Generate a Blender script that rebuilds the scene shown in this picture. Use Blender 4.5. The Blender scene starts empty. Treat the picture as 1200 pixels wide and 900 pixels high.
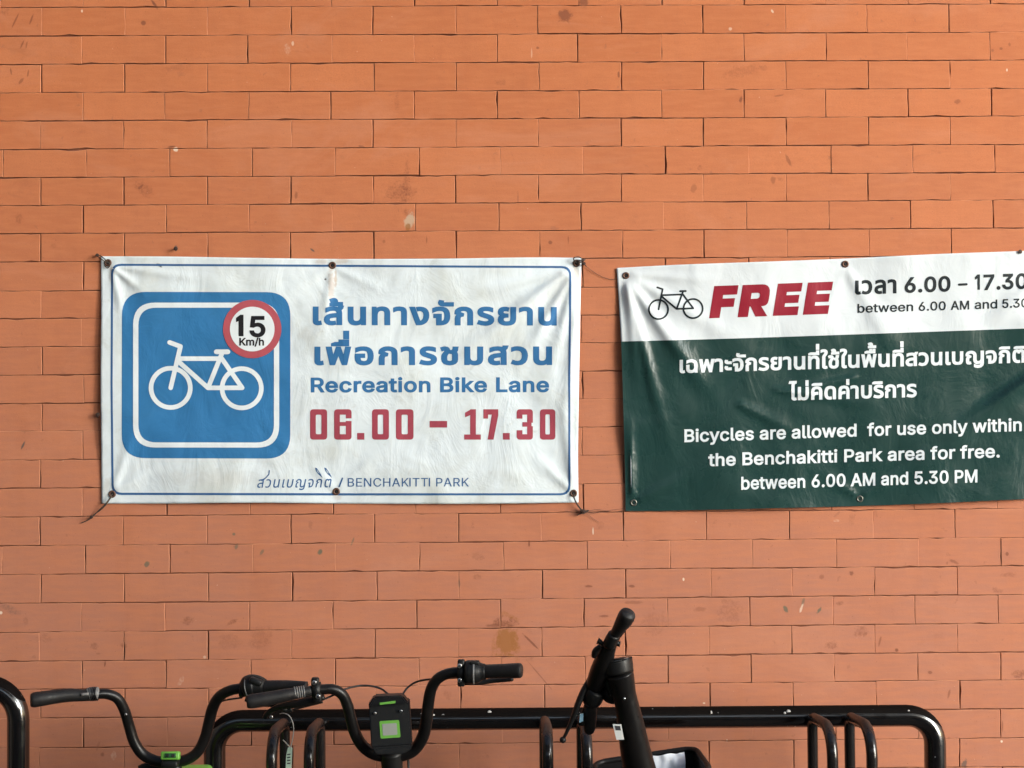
import bpy, bmesh, math, random, json
import numpy as np
from mathutils import Vector, Matrix, noise
from mathutils.geometry import delaunay_2d_cdt

# ------------------------------------------------------------------ camera, world, sun, exposure
sc = bpy.context.scene
COL = sc.collection
W0, H0, F = 1200.0, 900.0, 1700.0
GROUND_TO_LINE0 = 2.61
CAM = Vector((1.08633, -3.49314, GROUND_TO_LINE0 - 1.00983))
PITCH, YAW, ROLL = 0.0275, 0.01277, -0.00748
FW = Vector((math.sin(YAW)*math.cos(PITCH), math.cos(YAW)*math.cos(PITCH), math.sin(PITCH)))
_r = Vector((math.cos(YAW), -math.sin(YAW), 0)); _u = _r.cross(FW)
RT = _r*math.cos(ROLL) + _u*math.sin(ROLL)
UP = _u*math.cos(ROLL) - _r*math.sin(ROLL)
cd = bpy.data.cameras.new('camera'); cam = bpy.data.objects.new('camera', cd); COL.objects.link(cam)
cam.matrix_world = Matrix(((RT.x, UP.x, -FW.x, CAM.x), (RT.y, UP.y, -FW.y, CAM.y), (RT.z, UP.z, -FW.z, CAM.z), (0, 0, 0, 1)))
cd.sensor_width = 36; cd.sensor_fit = 'HORIZONTAL'; cd.lens = F*36/W0
cd.clip_start = 0.05; cd.clip_end = 1000
sc.camera = cam

SUN_EL, SUN_AZ = math.radians(13.5), math.radians(128.5)     # azimuth measured from +Y towards +X
world = bpy.data.worlds.new('World'); sc.world = world; world.use_nodes = True
wn = world.node_tree.nodes; bg = wn['Background']
sky = wn.new('ShaderNodeTexSky'); sky.sky_type = 'NISHITA'; sky.sun_disc = False
sky.sun_elevation = SUN_EL; sky.sun_rotation = SUN_AZ; sky.air_density = 1.0; sky.dust_density = 2.5; sky.ozone_density = 1.0
world.node_tree.links.new(sky.outputs[0], bg.inputs[0]); bg.inputs[1].default_value = 0.14
ld = bpy.data.lights.new('sun', 'SUN'); ld.energy = 3.6; ld.angle = math.radians(32); ld.color = (0.92, 1.0, 1.03)
sun = bpy.data.objects.new('sun', ld); COL.objects.link(sun)
sdir = Vector((math.sin(SUN_AZ)*math.cos(SUN_EL), math.cos(SUN_AZ)*math.cos(SUN_EL), math.sin(SUN_EL)))
sun.rotation_euler = (-sdir).to_track_quat('-Z', 'Y').to_euler()
sc.view_settings.view_transform = 'Standard'; sc.view_settings.look = 'None'
sc.view_settings.gamma = 1; sc.view_settings.use_curve_mapping = False
sc.view_settings.exposure = 0.80

rnd = random.Random(7)

def at(px, py, d):
    """The point seen at photo pixel (px, py) that lies d metres in front of the wall face (y = -d)."""
    v = FW + RT*((px-W0/2)/F) - UP*((py-H0/2)/F)
    t = (-d - CAM.y)/v.y
    return CAM + v*t
def mpp(d): return (-CAM.y - d)/F       # metres per pixel at that depth

# ------------------------------------------------------------------ materials
def lin(r, g, b):
    f = lambda c: (c/255/12.92) if c/255 <= 0.04045 else ((c/255+0.055)/1.055)**2.4
    return (f(r), f(g), f(b), 1)
class NT:
    def __init__(s, name):
        s.m = bpy.data.materials.new(name); s.m.use_nodes = True
        s.t = s.m.node_tree; s.n = s.t.nodes; s.b = s.n['Principled BSDF']
    def new(s, typ, **kw):
        x = s.n.new(typ)
        for k, v in kw.items(): setattr(x, k, v)
        return x
    def set(s, sock, v):
        if isinstance(v, bpy.types.NodeSocket): s.t.links.new(v, sock)
        else: sock.default_value = v
    def math(s, op, a, b=0.0, clamp=False):
        x = s.new('ShaderNodeMath', operation=op, use_clamp=clamp); s.set(x.inputs[0], a); s.set(x.inputs[1], b); return x.outputs[0]
    def vmath(s, op, a, b=(0, 0, 0)):
        x = s.new('ShaderNodeVectorMath', operation=op); s.set(x.inputs[0], a); s.set(x.inputs[1], b); return x
    def mix(s, f, a, b, blend='MIX'):
        x = s.new('ShaderNodeMix', data_type='RGBA', blend_type=blend); s.set(x.inputs[0], f); s.set(x.inputs[6], a); s.set(x.inputs[7], b); return x.outputs[2]
    def noise(s, vec, scale, detail=3, rough=0.55, dist=0.0, dim='3D'):
        x = s.new('ShaderNodeTexNoise', noise_dimensions=dim); s.set(x.inputs['Vector'], vec)
        x.inputs['Scale'].default_value = scale; x.inputs['Detail'].default_value = detail; x.inputs['Roughness'].default_value = rough; x.inputs['Distortion'].default_value = dist
        return x.outputs[0]
    def ramp(s, f, lo, hi, a=0.0, b=1.0):
        x = s.new('ShaderNodeMapRange', interpolation_type='SMOOTHSTEP'); s.set(x.inputs[0], f)
        x.inputs[1].default_value = lo; x.inputs[2].default_value = hi; x.inputs[3].default_value = a; x.inputs[4].default_value = b; return x.outputs[0]
    def bump(s, h, strength, dist, normal=None):
        x = s.new('ShaderNodeBump'); s.set(x.inputs['Height'], h); x.inputs['Strength'].default_value = strength; x.inputs['Distance'].default_value = dist
        if normal: s.set(x.inputs['Normal'], normal)
        return x.outputs[0]
    def pos(s): return s.new('ShaderNodeNewGeometry').outputs['Position']
def scaled(N, v, k):
    return N.vmath('MULTIPLY', v, k).outputs[0]

def paint(name, col, rough=0.4, metal=0.0, var=0.12, bump=0.0, scale=60, spec=0.5, coat=0.0, dirt=None):
    N = NT(name); p = N.new('ShaderNodeTexCoord').outputs['Object']
    n = N.noise(p, scale, 4)
    c = N.mix(n, tuple(x*(1-var) for x in col[:3])+(1,), tuple(min(1, x*(1+var)) for x in col[:3])+(1,))
    if dirt: c = N.mix(N.math('MULTIPLY', N.ramp(N.noise(p, 23, 6, 0.7), 0.5, 0.72), dirt[3]), c, dirt[:3]+(1,))
    N.set(N.b.inputs['Base Color'], c)
    r = N.noise(p, scale*2.3, 3)
    N.set(N.b.inputs['Roughness'], N.ramp(r, 0.25, 0.75, rough*0.8, min(1, rough*1.25)))
    N.b.inputs['Metallic'].default_value = metal; N.b.inputs['Specular IOR Level'].default_value = spec
    N.b.inputs['Coat Weight'].default_value = coat; N.b.inputs['Coat Roughness'].default_value = 0.14
    if bump: N.set(N.b.inputs['Normal'], N.bump(N.noise(p, scale*4, 3), 0.5, bump))
    return N.m

# ------------------------------------------------------------------ object helpers
def tag(o, label=None, cat=None, group=None, kind=None):
    for k, v in (('label', label), ('category', cat), ('group', group), ('kind', kind)):
        if v: o[k] = v
    return o
def empty(name, loc):
    o = bpy.data.objects.new(name, None); o.location = loc; o.empty_display_size = 0.1; COL.objects.link(o); return o
ORG = {}
def link(name, me, mat, parent=None, smooth=True, origin=None, auto=None):
    """me is in world coordinates; the object's origin is moved to `origin` (default: its root's place)."""
    root = parent
    if origin is None:
        origin = ORG[parent.name] if parent is not None else Vector((0, 0, 0))
    origin = Vector(origin)
    me.transform(Matrix.Translation(-origin))
    if mat is not None: me.materials.append(mat)
    me.polygons.foreach_set('use_smooth', [smooth]*len(me.polygons))
    o = bpy.data.objects.new(name, me); COL.objects.link(o)
    ORG[o.name] = origin
    if parent is not None:
        o.parent = parent
        o.location = origin - ORG[parent.name]
    else: o.location = origin
    if auto is not None: me.set_sharp_from_angle(angle=math.radians(auto))
    return o
def thing(name, loc, label, cat, group=None):
    o = empty(name, loc); ORG[o.name] = Vector(loc); return tag(o, label, cat, group)

class MB:
    """Collects shapes in world coordinates into one mesh."""
    def __init__(s): s.bm = bmesh.new()
    def mesh(s, name='m'):
        bmesh.ops.recalc_face_normals(s.bm, faces=s.bm.faces[:])
        me = bpy.data.meshes.new(name); s.bm.to_mesh(me); s.bm.free(); return me
    def box(s, c, size, rot=None, bevel=0.0, seg=2):
        r = bmesh.ops.create_cube(s.bm, size=1.0)
        vs = r['verts']
        M = Matrix.Translation(Vector(c)) @ (rot.to_4x4() if rot is not None else Matrix()) @ Matrix.Diagonal((*size, 1))
        for v in vs: v.co = M @ v.co
        if bevel:
            es = list({e for v in vs for e in v.link_edges})
            bmesh.ops.bevel(s.bm, geom=es, offset=bevel, segments=seg, profile=0.5, affect='EDGES')
        return s
    def tube(s, pts, radii, seg=14, closed=False, cap=True, flat=None):
        pts = [Vector(p) for p in pts]; n = len(pts)
        if not hasattr(radii, '__len__'): radii = [radii]*n
        tang = []
        for i in range(n):
            if closed: t = pts[(i+1) % n]-pts[i-1]
            else: t = pts[min(i+1, n-1)]-pts[max(i-1, 0)]
            tang.append(t.normalized())
        ref = Vector((0, 0, 1)) if abs(tang[0].z) < 0.9 else Vector((1, 0, 0))
        nrm = (ref - tang[0]*ref.dot(tang[0])).normalized()
        rings = []
        for i in range(n):
            nrm = (nrm - tang[i]*nrm.dot(tang[i]))
            nrm = nrm.normalized() if nrm.length > 1e-6 else Vector((1, 0, 0))
            bn = tang[i].cross(nrm); ring = []
            for k in range(seg):
                a = 2*math.pi*k/seg
                fx = flat if flat else 1.0
                ring.append(s.bm.verts.new(pts[i] + nrm*math.cos(a)*radii[i]*fx + bn*math.sin(a)*radii[i]))
            rings.append(ring)
        m = n if closed else n-1
        for i in range(m):
            a, b = rings[i], rings[(i+1) % n]
            for k in range(seg):
                s.bm.faces.new((a[k], a[(k+1) % seg], b[(k+1) % seg], b[k]))
        if cap and not closed:
            s.bm.faces.new(rings[0][::-1]); s.bm.faces.new(rings[-1])
        return s
    def cyl(s, a, b, r, r2=None, seg=20, bevel=0.0):
        a, b = Vector(a), Vector(b); r2 = r if r2 is None else r2
        if bevel:
            d = (b-a).normalized()
            return s.tube([a, a+d*bevel*.3, a+d*bevel, b-d*bevel, b-d*bevel*.3, b], [r-bevel, r-bevel*.3, r, r2, r2-bevel*.3, r2-bevel], seg)
        return s.tube([a, b], [r, r2], seg)
    def prism(s, poly, n, depth):
        """poly: list of world points (planar), extruded by depth along n."""
        n = Vector(n).normalized()*depth
        a = [s.bm.verts.new(Vector(p)) for p in poly]; b = [s.bm.verts.new(Vector(p)+n) for p in poly]
        s.bm.faces.new(a); s.bm.faces.new(b[::-1])
        k = len(poly)
        for i in range(k): s.bm.faces.new((a[i], b[i], b[(i+1) % k], a[(i+1) % k]))
        return s
    def ball(s, c, r, sc3=(1, 1, 1), seg=16):
        x = bmesh.ops.create_uvsphere(s.bm, u_segments=seg, v_segments=seg//2+2, radius=r)
        for v in x['verts']: v.co = Vector(c)+Vector((v.co.x*sc3[0], v.co.y*sc3[1], v.co.z*sc3[2]))
        return s
    def torus(s, c, axis, R, r, seg=40, rs=10):
        axis = Vector(axis).normalized(); t = axis.orthogonal().normalized(); b = axis.cross(t)
        return s.tube([Vector(c)+(t*math.cos(2*math.pi*i/seg)+b*math.sin(2*math.pi*i/seg))*R for i in range(seg)], r, rs, closed=True)

def smooth_path(pts, n=10):
    """Catmull-Rom through points; pts may carry extra numbers (radii)."""
    P = [np.array(p, float) for p in pts]; P = [2*P[0]-P[1]] + P + [2*P[-1]-P[-2]]; out = []
    for i in range(1, len(P)-2):
        for k in range(n):
            t = k/n; a, b, c, d = P[i-1], P[i], P[i+1], P[i+2]
            out.append(0.5*((2*b)+(-a+c)*t+(2*a-5*b+4*c-d)*t*t+(-a+3*b-3*c+d)*t**3))
    out.append(P[-2]); return out
def px_path(pts, n=8):
    """pts: (px, py, d [, diameter in px]) -> points, radii"""
    q = smooth_path(pts, n)
    V = [at(p[0], p[1], p[2]) for p in q]
    R = [p[3]/2*mpp(p[2]) for p in q] if len(pts[0]) > 3 else None
    return V, R
def fillet(pts, r, n=8):
    """polyline with rounded corners; r per inner corner or one value"""
    P = [Vector(p) for p in pts]; out = [P[0]]
    for i in range(1, len(P)-1):
        a, b, c = P[i-1], P[i], P[i+1]; u = (a-b).normalized(); v = (c-b).normalized()
        rr = r[i-1] if hasattr(r, '__len__') else r
        ang = u.angle(v); t = min(rr/math.tan(ang/2), (a-b).length*.49, (c-b).length*.49); rr = t*math.tan(ang/2)
        ctr = b + (u+v).normalized()*(rr/math.sin(ang/2))
        p0, p1 = b+u*t, b+v*t
        e0, e1 = (p0-ctr), (p1-ctr); th = e0.angle(e1)
        for k in range(n+1):
            s = k/n; out.append(ctr + (e0*math.sin((1-s)*th)+e1*math.sin(s*th))/math.sin(th))
    out.append(P[-1]); return out

# ================================================================== SETTING
# ---- ground: one concrete sheet to the horizon, and a kerbed planting strip edge further out
N = NT('paving'); p = N.pos()
br = N.new('ShaderNodeTexBrick'); N.set(br.inputs['Vector'], p); br.inputs['Scale'].default_value = 2.5
br.inputs['Color1'].default_value = (.085, .080, .075, 1); br.inputs['Color2'].default_value = (.07, .066, .062, 1); br.inputs['Mortar'].default_value = (.04, .038, .036, 1)
br.inputs['Mortar Size'].default_value = 0.012
c = N.mix(N.ramp(N.noise(p, 1.7, 5, .65), .35, .7), br.outputs[0], (.055, .05, .045, 1))
N.set(N.b.inputs['Base Color'], c); N.b.inputs['Roughness'].default_value = .85
N.set(N.b.inputs['Normal'], N.bump(N.noise(p, 60, 4), .4, .004))
bm = bmesh.new()
bmesh.ops.create_grid(bm, x_segments=8, y_segments=8, size=300)
me = bpy.data.meshes.new('ground'); bm.to_mesh(me); bm.free()
tag(link('ground', me, N.m, smooth=False), kind='structure')

# ---- brick wall: every brick modelled; per-brick tone in a colour attribute
ROWH = 0.06811
LX = [9.1,42.4,75.6,109,142,175.3,208.3,241,274,307,341.2,373.9,406.9,440,473,505.7,539.2,572.6,606,640,673.6,707.5,741.3,775.5,808.5,842.5,877]
rowz = {k: at(0, y, 0).z for k, y in enumerate(LX)}
for k in range(-12, 0): rowz[k] = rowz[0] - k*ROWH
for k in range(27, 40): rowz[k] = rowz[26] - (k-26)*ROWH
STAG = {5: .008, 19: .008, 20: .001, 21: -.001, 22: -.002, 24: .001, 13: .002, 9: .003}
WX0, WX1 = -1.3, 4.6
DK, GR, PL, BR, GY = (.17, .055, .03, 1), (.13, .12, .08, 1), (.72, .58, .45, 1), (.30, .115, .03, 1), (.12, .085, .07, 1)
MARKS = [(470,226,17,12,0,DK,.55,.9),(476,214,4,24,3,DK,.5,.8),(662,18,9,8,-30,DK,.7,.7),(684,2,6,8,0,DK,.7,.7),
 (594,751,13,18,5,BR,.8,.6),(584,748,3,17,8,BR,.8,.9),(604,755,5,19,-6,BR,.85,.9),(593,768,15,3,5,BR,.8,.9),(590,731,14,5,10,DK,.9,.9),(601,727,8,3,30,DK,.8,.9),(583,726,7,2,-30,DK,.7,.9),(578,757,2,12,5,BR,.6,.9),(597,722,14,3,25,BR,.7,.8),(622,752,13,1.3,45,DK,.75,.5),(633,792,22,.8,50,DK,.5,.5),(580,733,12,2,0,DK,.6,.5),
 (172,661,3.2,3.6,30,GR,.8,.6),(375,647,3,4,20,GR,.9,.5),(277,641,2,4,20,GR,.7,.6),(274,626,2,2,0,GR,.8,.5),(307,647,2,4,30,GR,.6,.6),
 (921,714,2.4,5,-25,GR,.85,.7),(960,715,2,4.5,35,GR,.85,.6),(941,705,1.8,5,15,GR,.6,.6),(939,713,1.5,6,20,PL,.6,.7),(983,707,5.5,2.6,0,DK,.65,.8),(998,672,3,3,0,DK,.6,.7),(963,676,3,3,0,DK,.4,.7),
 (220,727,7,5,-20,DK,.6,1.0),(272,729,7,2.4,-25,DK,.7,.8),(1195,790,10,5,-10,DK,.75,.9),(1009,741,7,7,0,DK,.6,1.0),(974,756,7,5,-10,DK,.6,1.0),(1051,762,2.4,2.4,0,DK,.8,.5),(1031,752,1.3,6,15,DK,.5,.6),(1090,788,3,2,0,DK,.6,.5),
 (168,221,13,7,35,DK,.5,.9),(165,219,4,1.6,-40,DK,.6,.6),(18,24,1.2,10,25,DK,.6,.4),(6,13,5,5,0,DK,.4,.8),(37,22,1.2,7,20,DK,.6,.4),(26,52,1,6,25,DK,.6,.4),(31,53,1,5,10,DK,.5,.4),(13,84,1,5,-10,DK,.6,.4),(33,86,1,5,10,DK,.6,.4),(25,95,5,1.5,-50,DK,.5,.6),
 (181,5,1.6,8,-35,DK,.8,.5),(168,27,3,3,0,DK,.7,.3),(867,84,22,7,-10,DK,.35,.9),(895,80,6,4,0,DK,.4,.9),(855,715,14,16,0,DK,.35,.9),(820,714,7,3,0,DK,.3,.7),(742,706,12,2,0,DK,.4,.5),(707,722,7,1.6,0,DK,.6,.5),(690,687,5,1.5,0,DK,.65,.4),(740,687,4.5,1.8,5,DK,.65,.4),
 (709,748,8,12,0,GY,.3,.9),(768,731,16,14,0,DK,.28,.9),(305,748,13,15,25,DK,.35,.9),(268,752,14,10,0,DK,.25,.9),(110,757,5,4,40,DK,.5,.8),(123,778,1,4,5,DK,.8,.3),
 (12,714,11,5,25,GY,.55,.8),(30,728,3,6,0,DK,.35,.8),(52,748,9,5,0,DK,.3,.8),(27,522,1.4,5.5,25,GY,.95,.4),(366,293,3.6,1.2,35,GY,.9,.3),(206,291,2.4,3.6,0,GY,.9,.3),(114,487,2.2,3.4,0,GY,.95,.3),
 (480,258,6.5,10,15,(.50,.36,.25,1),.85,.7),(478,266,3,5,0,BR,.8,.7),(476,250,4,5,20,DK,.5,.8),(206,175,3,2.6,0,PL,.95,.6),(201,172,5,1.2,-5,DK,.8,.3),(343,51,1.6,3,0,PL,.5,.5),(96,13,1.4,2,0,PL,.8,.4),(337,57,4,6,0,PL,.3,.8),
 (1174,869,1.6,1.6,0,PL,.95,.3),(801,679,1.3,2,0,PL,.9,.3),(1,718,2,2,0,PL,.95,.4),(1180,82,1,2,0,PL,.8,.3),(905,13,1.4,2.6,-30,PL,.7,.3),(856,34,2.2,2,0,PL,.5,.6),(852,868,1.2,1.6,0,PL,.8,.3),(825,824,1.6,1,0,PL,.8,.3),
 (868,117,2.2,4,10,DK,.7,.7),(913,112,6,1.2,-10,DK,.5,.5),(924,188,2,8,-25,DK,.5,.6),(913,210,5,2.2,20,DK,.4,.8),(906,211,3,5,0,DK,.45,.6),(813,221,4,6,0,DK,.35,.6),(820,197,3,4,0,DK,.5,.8),(1122,119,4,3,0,DK,.5,.7),(1173,57,2.2,2,0,DK,.6,.4),(1163,59,2,2,0,DK,.5,.4),(1183,52,1.6,2.5,0,DK,.5,.4),
 (725,87,1.6,4,0,DK,.7,.6),(630,56,2.2,1.6,0,DK,.6,.4),(623,62,1,6,0,PL,.35,.5),(586,97,8,4,-10,DK,.3,.8),(424,172,4,1.6,15,DK,.6,.6),(465,120,3,12,0,DK,.3,.8),(607,232,.9,9,0,DK,.35,.4),(645,284,2.4,2.4,0,DK,.65,.5),(666,281,.9,5,0,DK,.5,.4),(450,283,2,2,0,DK,.4,.5),(500,281,.9,5,0,DK,.5,.4),
 (22,256,5,6,0,DK,.45,.9),(347,229,2,4,5,DK,.5,.6),(63,288,4,3,0,DK,.35,.8),(695,622,1,5,0,PL,.7,.4),(704,616,6,4,-30,DK,.3,.9),(560,652,7,5,25,DK,.35,1.0),(559,676,6,3,-10,DK,.5,.9),(682,600,22,4,0,GY,.35,1.0),(413,635,1.4,5,20,GR,.6,.5),(538,684,1.4,6,0,GY,.7,.3),
 (620,637,1.2,4,0,DK,.8,.3),(1118,658,7,2,25,DK,.5,.7),(1180,649,2,2.4,0,DK,.7,.4),(1168,692,6,3.4,10,DK,.5,.9),(1181,674,10,3,0,DK,.4,.9),(998,608,4,7,20,DK,.3,.9),(1026,601,3,7,0,DK,.35,.9),(980,610,3,2,0,PL,.4,.9),(1110,660,1.2,2,0,DK,.4,.3),(1112,813,1.4,6,15,DK,.5,.4),(1112,865,2,2,0,DK,.3,.3),
 (1130,896,3,7,15,GY,.8,.7),(1175,851,.9,7,0,DK,.6,.3),(525,815,6,5,40,DK,.35,.9),(240,770,2,2,0,PL,.4,.4),(212,798,3,6,30,PL,.35,.9),(115,874,1.4,6,20,DK,.25,.5),(133,886,3,6,15,PL,.3,.8),(120,884,2,2.6,0,DK,.5,.6),(145,757,4,3,0,DK,.5,.7),(115,766,3,1.2,0,DK,.3,.5)]
MK = []
for m_ in MARKS:
    c3 = at(m_[0], m_[1], 0); k_ = mpp(0); th_ = math.radians(m_[4]); rx_, ry_ = m_[2]*k_, m_[3]*k_
    g_ = 1.15+.75*m_[7]
    MK.append((c3.x, c3.z, g_*math.hypot(rx_*math.cos(th_), ry_*math.sin(th_)), g_*math.hypot(rx_*math.sin(th_), ry_*math.cos(th_))))
SETS = {(): 0}
bm = bmesh.new(); tl = bm.loops.layers.float_color.new('tone')
wr = random.Random(21)
def brick(x0, x1, z0, z1, tone):
    off = wr.gauss(0, .0004); tx = wr.gauss(0, .0022); tz = wr.gauss(0, .0050)
    b = .0011; cx, cz = (x0+x1)/2, (z0+z1)/2
    j = lambda: wr.uniform(-.0006, .0006)
    q = [(x0+j(), z0+j()*.8), (x1+j(), z0+j()*.8), (x1+j(), z1+j()*.8), (x0+j(), z1+j()*.8)]
    co = []; nx, nz_ = 9, 3
    for s_ in range(4):
        (ax, az), (bx, bz) = q[s_], q[(s_+1) % 4]; m_ = nx if s_ % 2 == 0 else nz_
        for t_ in range(m_):
            e_ = 0 if t_ == 0 else (wr.gauss(0, .00042) if wr.random() > .035 else (1 if s_ in (0, 3) else -1)*wr.uniform(.0012, .0028))
            f_ = t_/m_
            x, z = ax+(bx-ax)*f_, az+(bz-az)*f_
            co.append((x, z+e_, s_, t_) if s_ % 2 == 0 else (x+e_, z, s_, t_))
    rings = []
    for inset, dep in ((0, .014), (0, .0008), (b*.35, .00025), (b, 0)):
        ring = []
        for (x, z, s_, t_) in co:
            sx = 1 if (s_ == 3 or (s_ == 0 and t_ == 0)) else (-1 if (s_ == 1 or (s_ == 2 and t_ == 0)) else 0)
            sz = 1 if (s_ == 0 or (s_ == 1 and t_ == 0)) else (-1 if (s_ == 2 or (s_ == 3 and t_ == 0)) else 0)
            if s_ == 3 and t_ == 0: sx = 1
            if s_ == 1 and t_ == 0: sx = -1
            X, Z = x+sx*inset, z+sz*inset
            ring.append(bm.verts.new((X, off+(X-cx)*tx+(Z-cz)*tz+dep, Z)))
        rings.append(ring)
    fs = [bm.faces.new(rings[3])]
    for a, c in zip(rings[:-1], rings[1:]):
        for k in range(len(a)): fs.append(bm.faces.new((a[k], a[(k+1) % len(a)], c[(k+1) % len(a)], c[k])))
    key = tuple(i for i, (mx, mz, hx, hz) in enumerate(MK) if mx-hx < x1 and mx+hx > x0 and mz-hz < z1 and mz+hz > z0)
    mi = SETS.setdefault(key, len(SETS))
    for f in fs:
        f.material_index = mi
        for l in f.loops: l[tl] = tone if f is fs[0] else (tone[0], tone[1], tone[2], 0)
JW = [.0003, .0008, .0016, .0024, .0030]
for k in range(-12, 39):
    zt, zb = rowz[k], rowz[k+1]
    if zb < 0.0: zb = 0.0
    if zt < 0.03: break
    off = (0 if k % 2 == 0 else .1) + STAG.get(k, wr.uniform(-.0018, .0018))
    i0, i1 = int(WX0/.2)-1, int(WX1/.2)+1
    jx = [ .2*i + off + wr.gauss(0, .0012) for i in range(i0, i1+1)]
    jw = [wr.choice(JW) for _ in jx]
    for i in range(len(jx)-1):
        g = wr.choice(JW[1:]); h = wr.choice(JW)
        t = (wr.random(), wr.random(), wr.random(), 1)
        brick(jx[i]+jw[i]/2, jx[i+1]-jw[i+1]/2, zb+g/2, zt-h/2, t)
X0, X1 = .2*(i0)-.1, .2*i1+.3
# backing of dark joint filler just behind the faces, then the body of the wall
for f in bmesh.ops.create_cube(bm, size=1)['verts']:
    f.co = Vector((X0 + (f.co.x+.5)*(X1-X0-.4), .0045+(f.co.y+.5)*.22, (f.co.z+.5)*(rowz[-12]-.002)))
bmesh.ops.recalc_face_normals(bm, faces=bm.faces[:])
me = bpy.data.meshes.new('brick_wall'); bm.to_mesh(me); bm.free()

def brick_material(which):
    N = NT('red_brick'); p = N.pos()
    at_ = N.new('ShaderNodeAttribute', attribute_name='tone').outputs['Color']
    sep = N.new('ShaderNodeSeparateColor'); N.set(sep.inputs[0], at_)
    yy = N.new('ShaderNodeSeparateXYZ'); N.set(yy.inputs[0], p)
    ps = scaled(N, p, (1, 0.2, 1))
    base = N.mix(N.ramp(sep.outputs[0], 0, 1), (.480, .148, .055, 1), (.555, .184, .073, 1))
    base = N.mix(N.math('MULTIPLY', N.ramp(sep.outputs[1], .8, 1.0), .45), base, (.46, .152, .068, 1))
    base = N.mix(N.math('MULTIPLY', N.ramp(N.noise(p, 5, 6, .68), .35, .7), .62), base, (.455, .146, .058, 1))
    # fine grain
    base = N.mix(N.math('MULTIPLY', N.ramp(N.noise(p, 300, 5, .75), .35, .68), .50), base, (.41, .13, .055, 1))
    # dimmer, cooler light of the lower courses painted in as a pinkish tint
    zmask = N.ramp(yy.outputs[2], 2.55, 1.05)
    tintn = N.ramp(N.noise(p, 3.1, 4, .6), .2, .8, .55, 1.0)
    base = N.mix(N.math('MULTIPLY', N.math('MULTIPLY', zmask, tintn), .80), base, (.400, .178, .126, 1))
    streak = N.ramp(N.noise(scaled(N, p, (16, .2, 1.3)), 1.0, 4, .6), .45, .75)
    base = N.mix(N.math('MULTIPLY', streak, .22), base, (.36, .115, .052, 1))
    grain = N.ramp(N.noise(scaled(N, p, (14, .2, 90)), 1.0, 4, .6), .35, .7)
    base = N.mix(N.math('MULTIPLY', grain, .30), base, (.58, .21, .09, 1))
    # faint soot smudges, broken by the brick grid
    sm = N.ramp(N.noise(scaled(N, ps, (1, 1, 1.6)), 9, 6, .68, .6), .60, .74)
    base = N.mix(N.math('MULTIPLY', N.math('MULTIPLY', sm, N.ramp(sep.outputs[2], .35, .9)), .40), base, (.27, .095, .05, 1))
    sm2 = N.ramp(N.noise(ps, 38, 4, .6, .4), .66, .72)
    base = N.mix(N.math('MULTIPLY', sm2, .35), base, (.26, .10, .06, 1))
    pit = N.ramp(N.noise(ps, 210, 2, .5), .70, .74)
    base = N.mix(N.math('MULTIPLY', pit, .55), base, (.20, .07, .035, 1))
    wash = N.ramp(N.noise(scaled(N, p, (2.4, .2, 5.5)), 1.0, 6, .7, .8), .5, .72)
    base = N.mix(N.math('MULTIPLY', wash, .30), base, (.56, .245, .145, 1))
    sp = N.ramp(N.noise(ps, 120, 2, .5), .745, .77)
    base = N.mix(N.math('MULTIPLY', sp, .5), base, (.65, .42, .30, 1))
    # marks with a place of their own: (px, py, half width px, half height px, tilt deg, colour, strength, raggedness)
    wob = N.new('ShaderNodeTexNoise'); N.set(wob.inputs['Vector'], p); wob.inputs['Scale'].default_value = 70; wob.inputs['Detail'].default_value = 5; wob.inputs['Roughness'].default_value = .7
    wobf = N.math('SUBTRACT', wob.outputs[0], .5)
    patch = N.ramp(N.noise(p, 150, 4, .7), .38, .62)
    for (mx, my, rx, ry, deg, col, st, rag) in [MARKS[i] for i in which]:
        c3 = at(mx, my, 0); k = mpp(0)
        mp = N.new('ShaderNodeMapping', vector_type='TEXTURE'); N.set(mp.inputs[0], p)
        mp.inputs['Location'].default_value = c3; mp.inputs['Rotation'].default_value = (0, math.radians(deg), 0); mp.inputs['Scale'].default_value = (rx*k, 1, ry*k)
        ln = N.vmath('LENGTH', mp.outputs[0]).outputs['Value']
        ln = N.math('ADD', ln, N.math('MULTIPLY', wobf, rag*3.0))
        mk = N.ramp(ln, 1.15, .6, 0, st)
        if rag > .75: mk = N.math('MULTIPLY', mk, .8)
        if rag > .75: mk = N.math('MULTIPLY', mk, N.math('ADD', N.math('MULTIPLY', patch, .75), .25))
        base = N.mix(mk, base, col)
    # paler arrises: a bright edge highlight painted onto the bevel faces
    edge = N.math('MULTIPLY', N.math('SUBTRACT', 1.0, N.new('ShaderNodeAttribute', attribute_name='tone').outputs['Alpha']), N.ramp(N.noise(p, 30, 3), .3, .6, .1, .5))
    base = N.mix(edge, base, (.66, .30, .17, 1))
    # joints: deeper than the faces -> old dark filler
    depth = N.ramp(yy.outputs[1], .0016, .0032)
    base = N.mix(depth, base, (.21, .075, .042, 1))
    N.set(N.b.inputs['Base Color'], base); N.b.inputs['Roughness'].default_value = .82; N.b.inputs['Specular IOR Level'].default_value = .3
    h = N.math('ADD', N.math('MULTIPLY', N.noise(p, 420, 4, .65), .5), N.noise(p, 55, 4, .6))
    N.set(N.b.inputs['Normal'], N.bump(h, .35, .0016))
    return N.m
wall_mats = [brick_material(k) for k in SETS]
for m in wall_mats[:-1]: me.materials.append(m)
wall = tag(link('brick_wall', me, wall_mats[-1], smooth=False), 'orange red brick wall with thin dark joints filling the whole background', 'wall')

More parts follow.
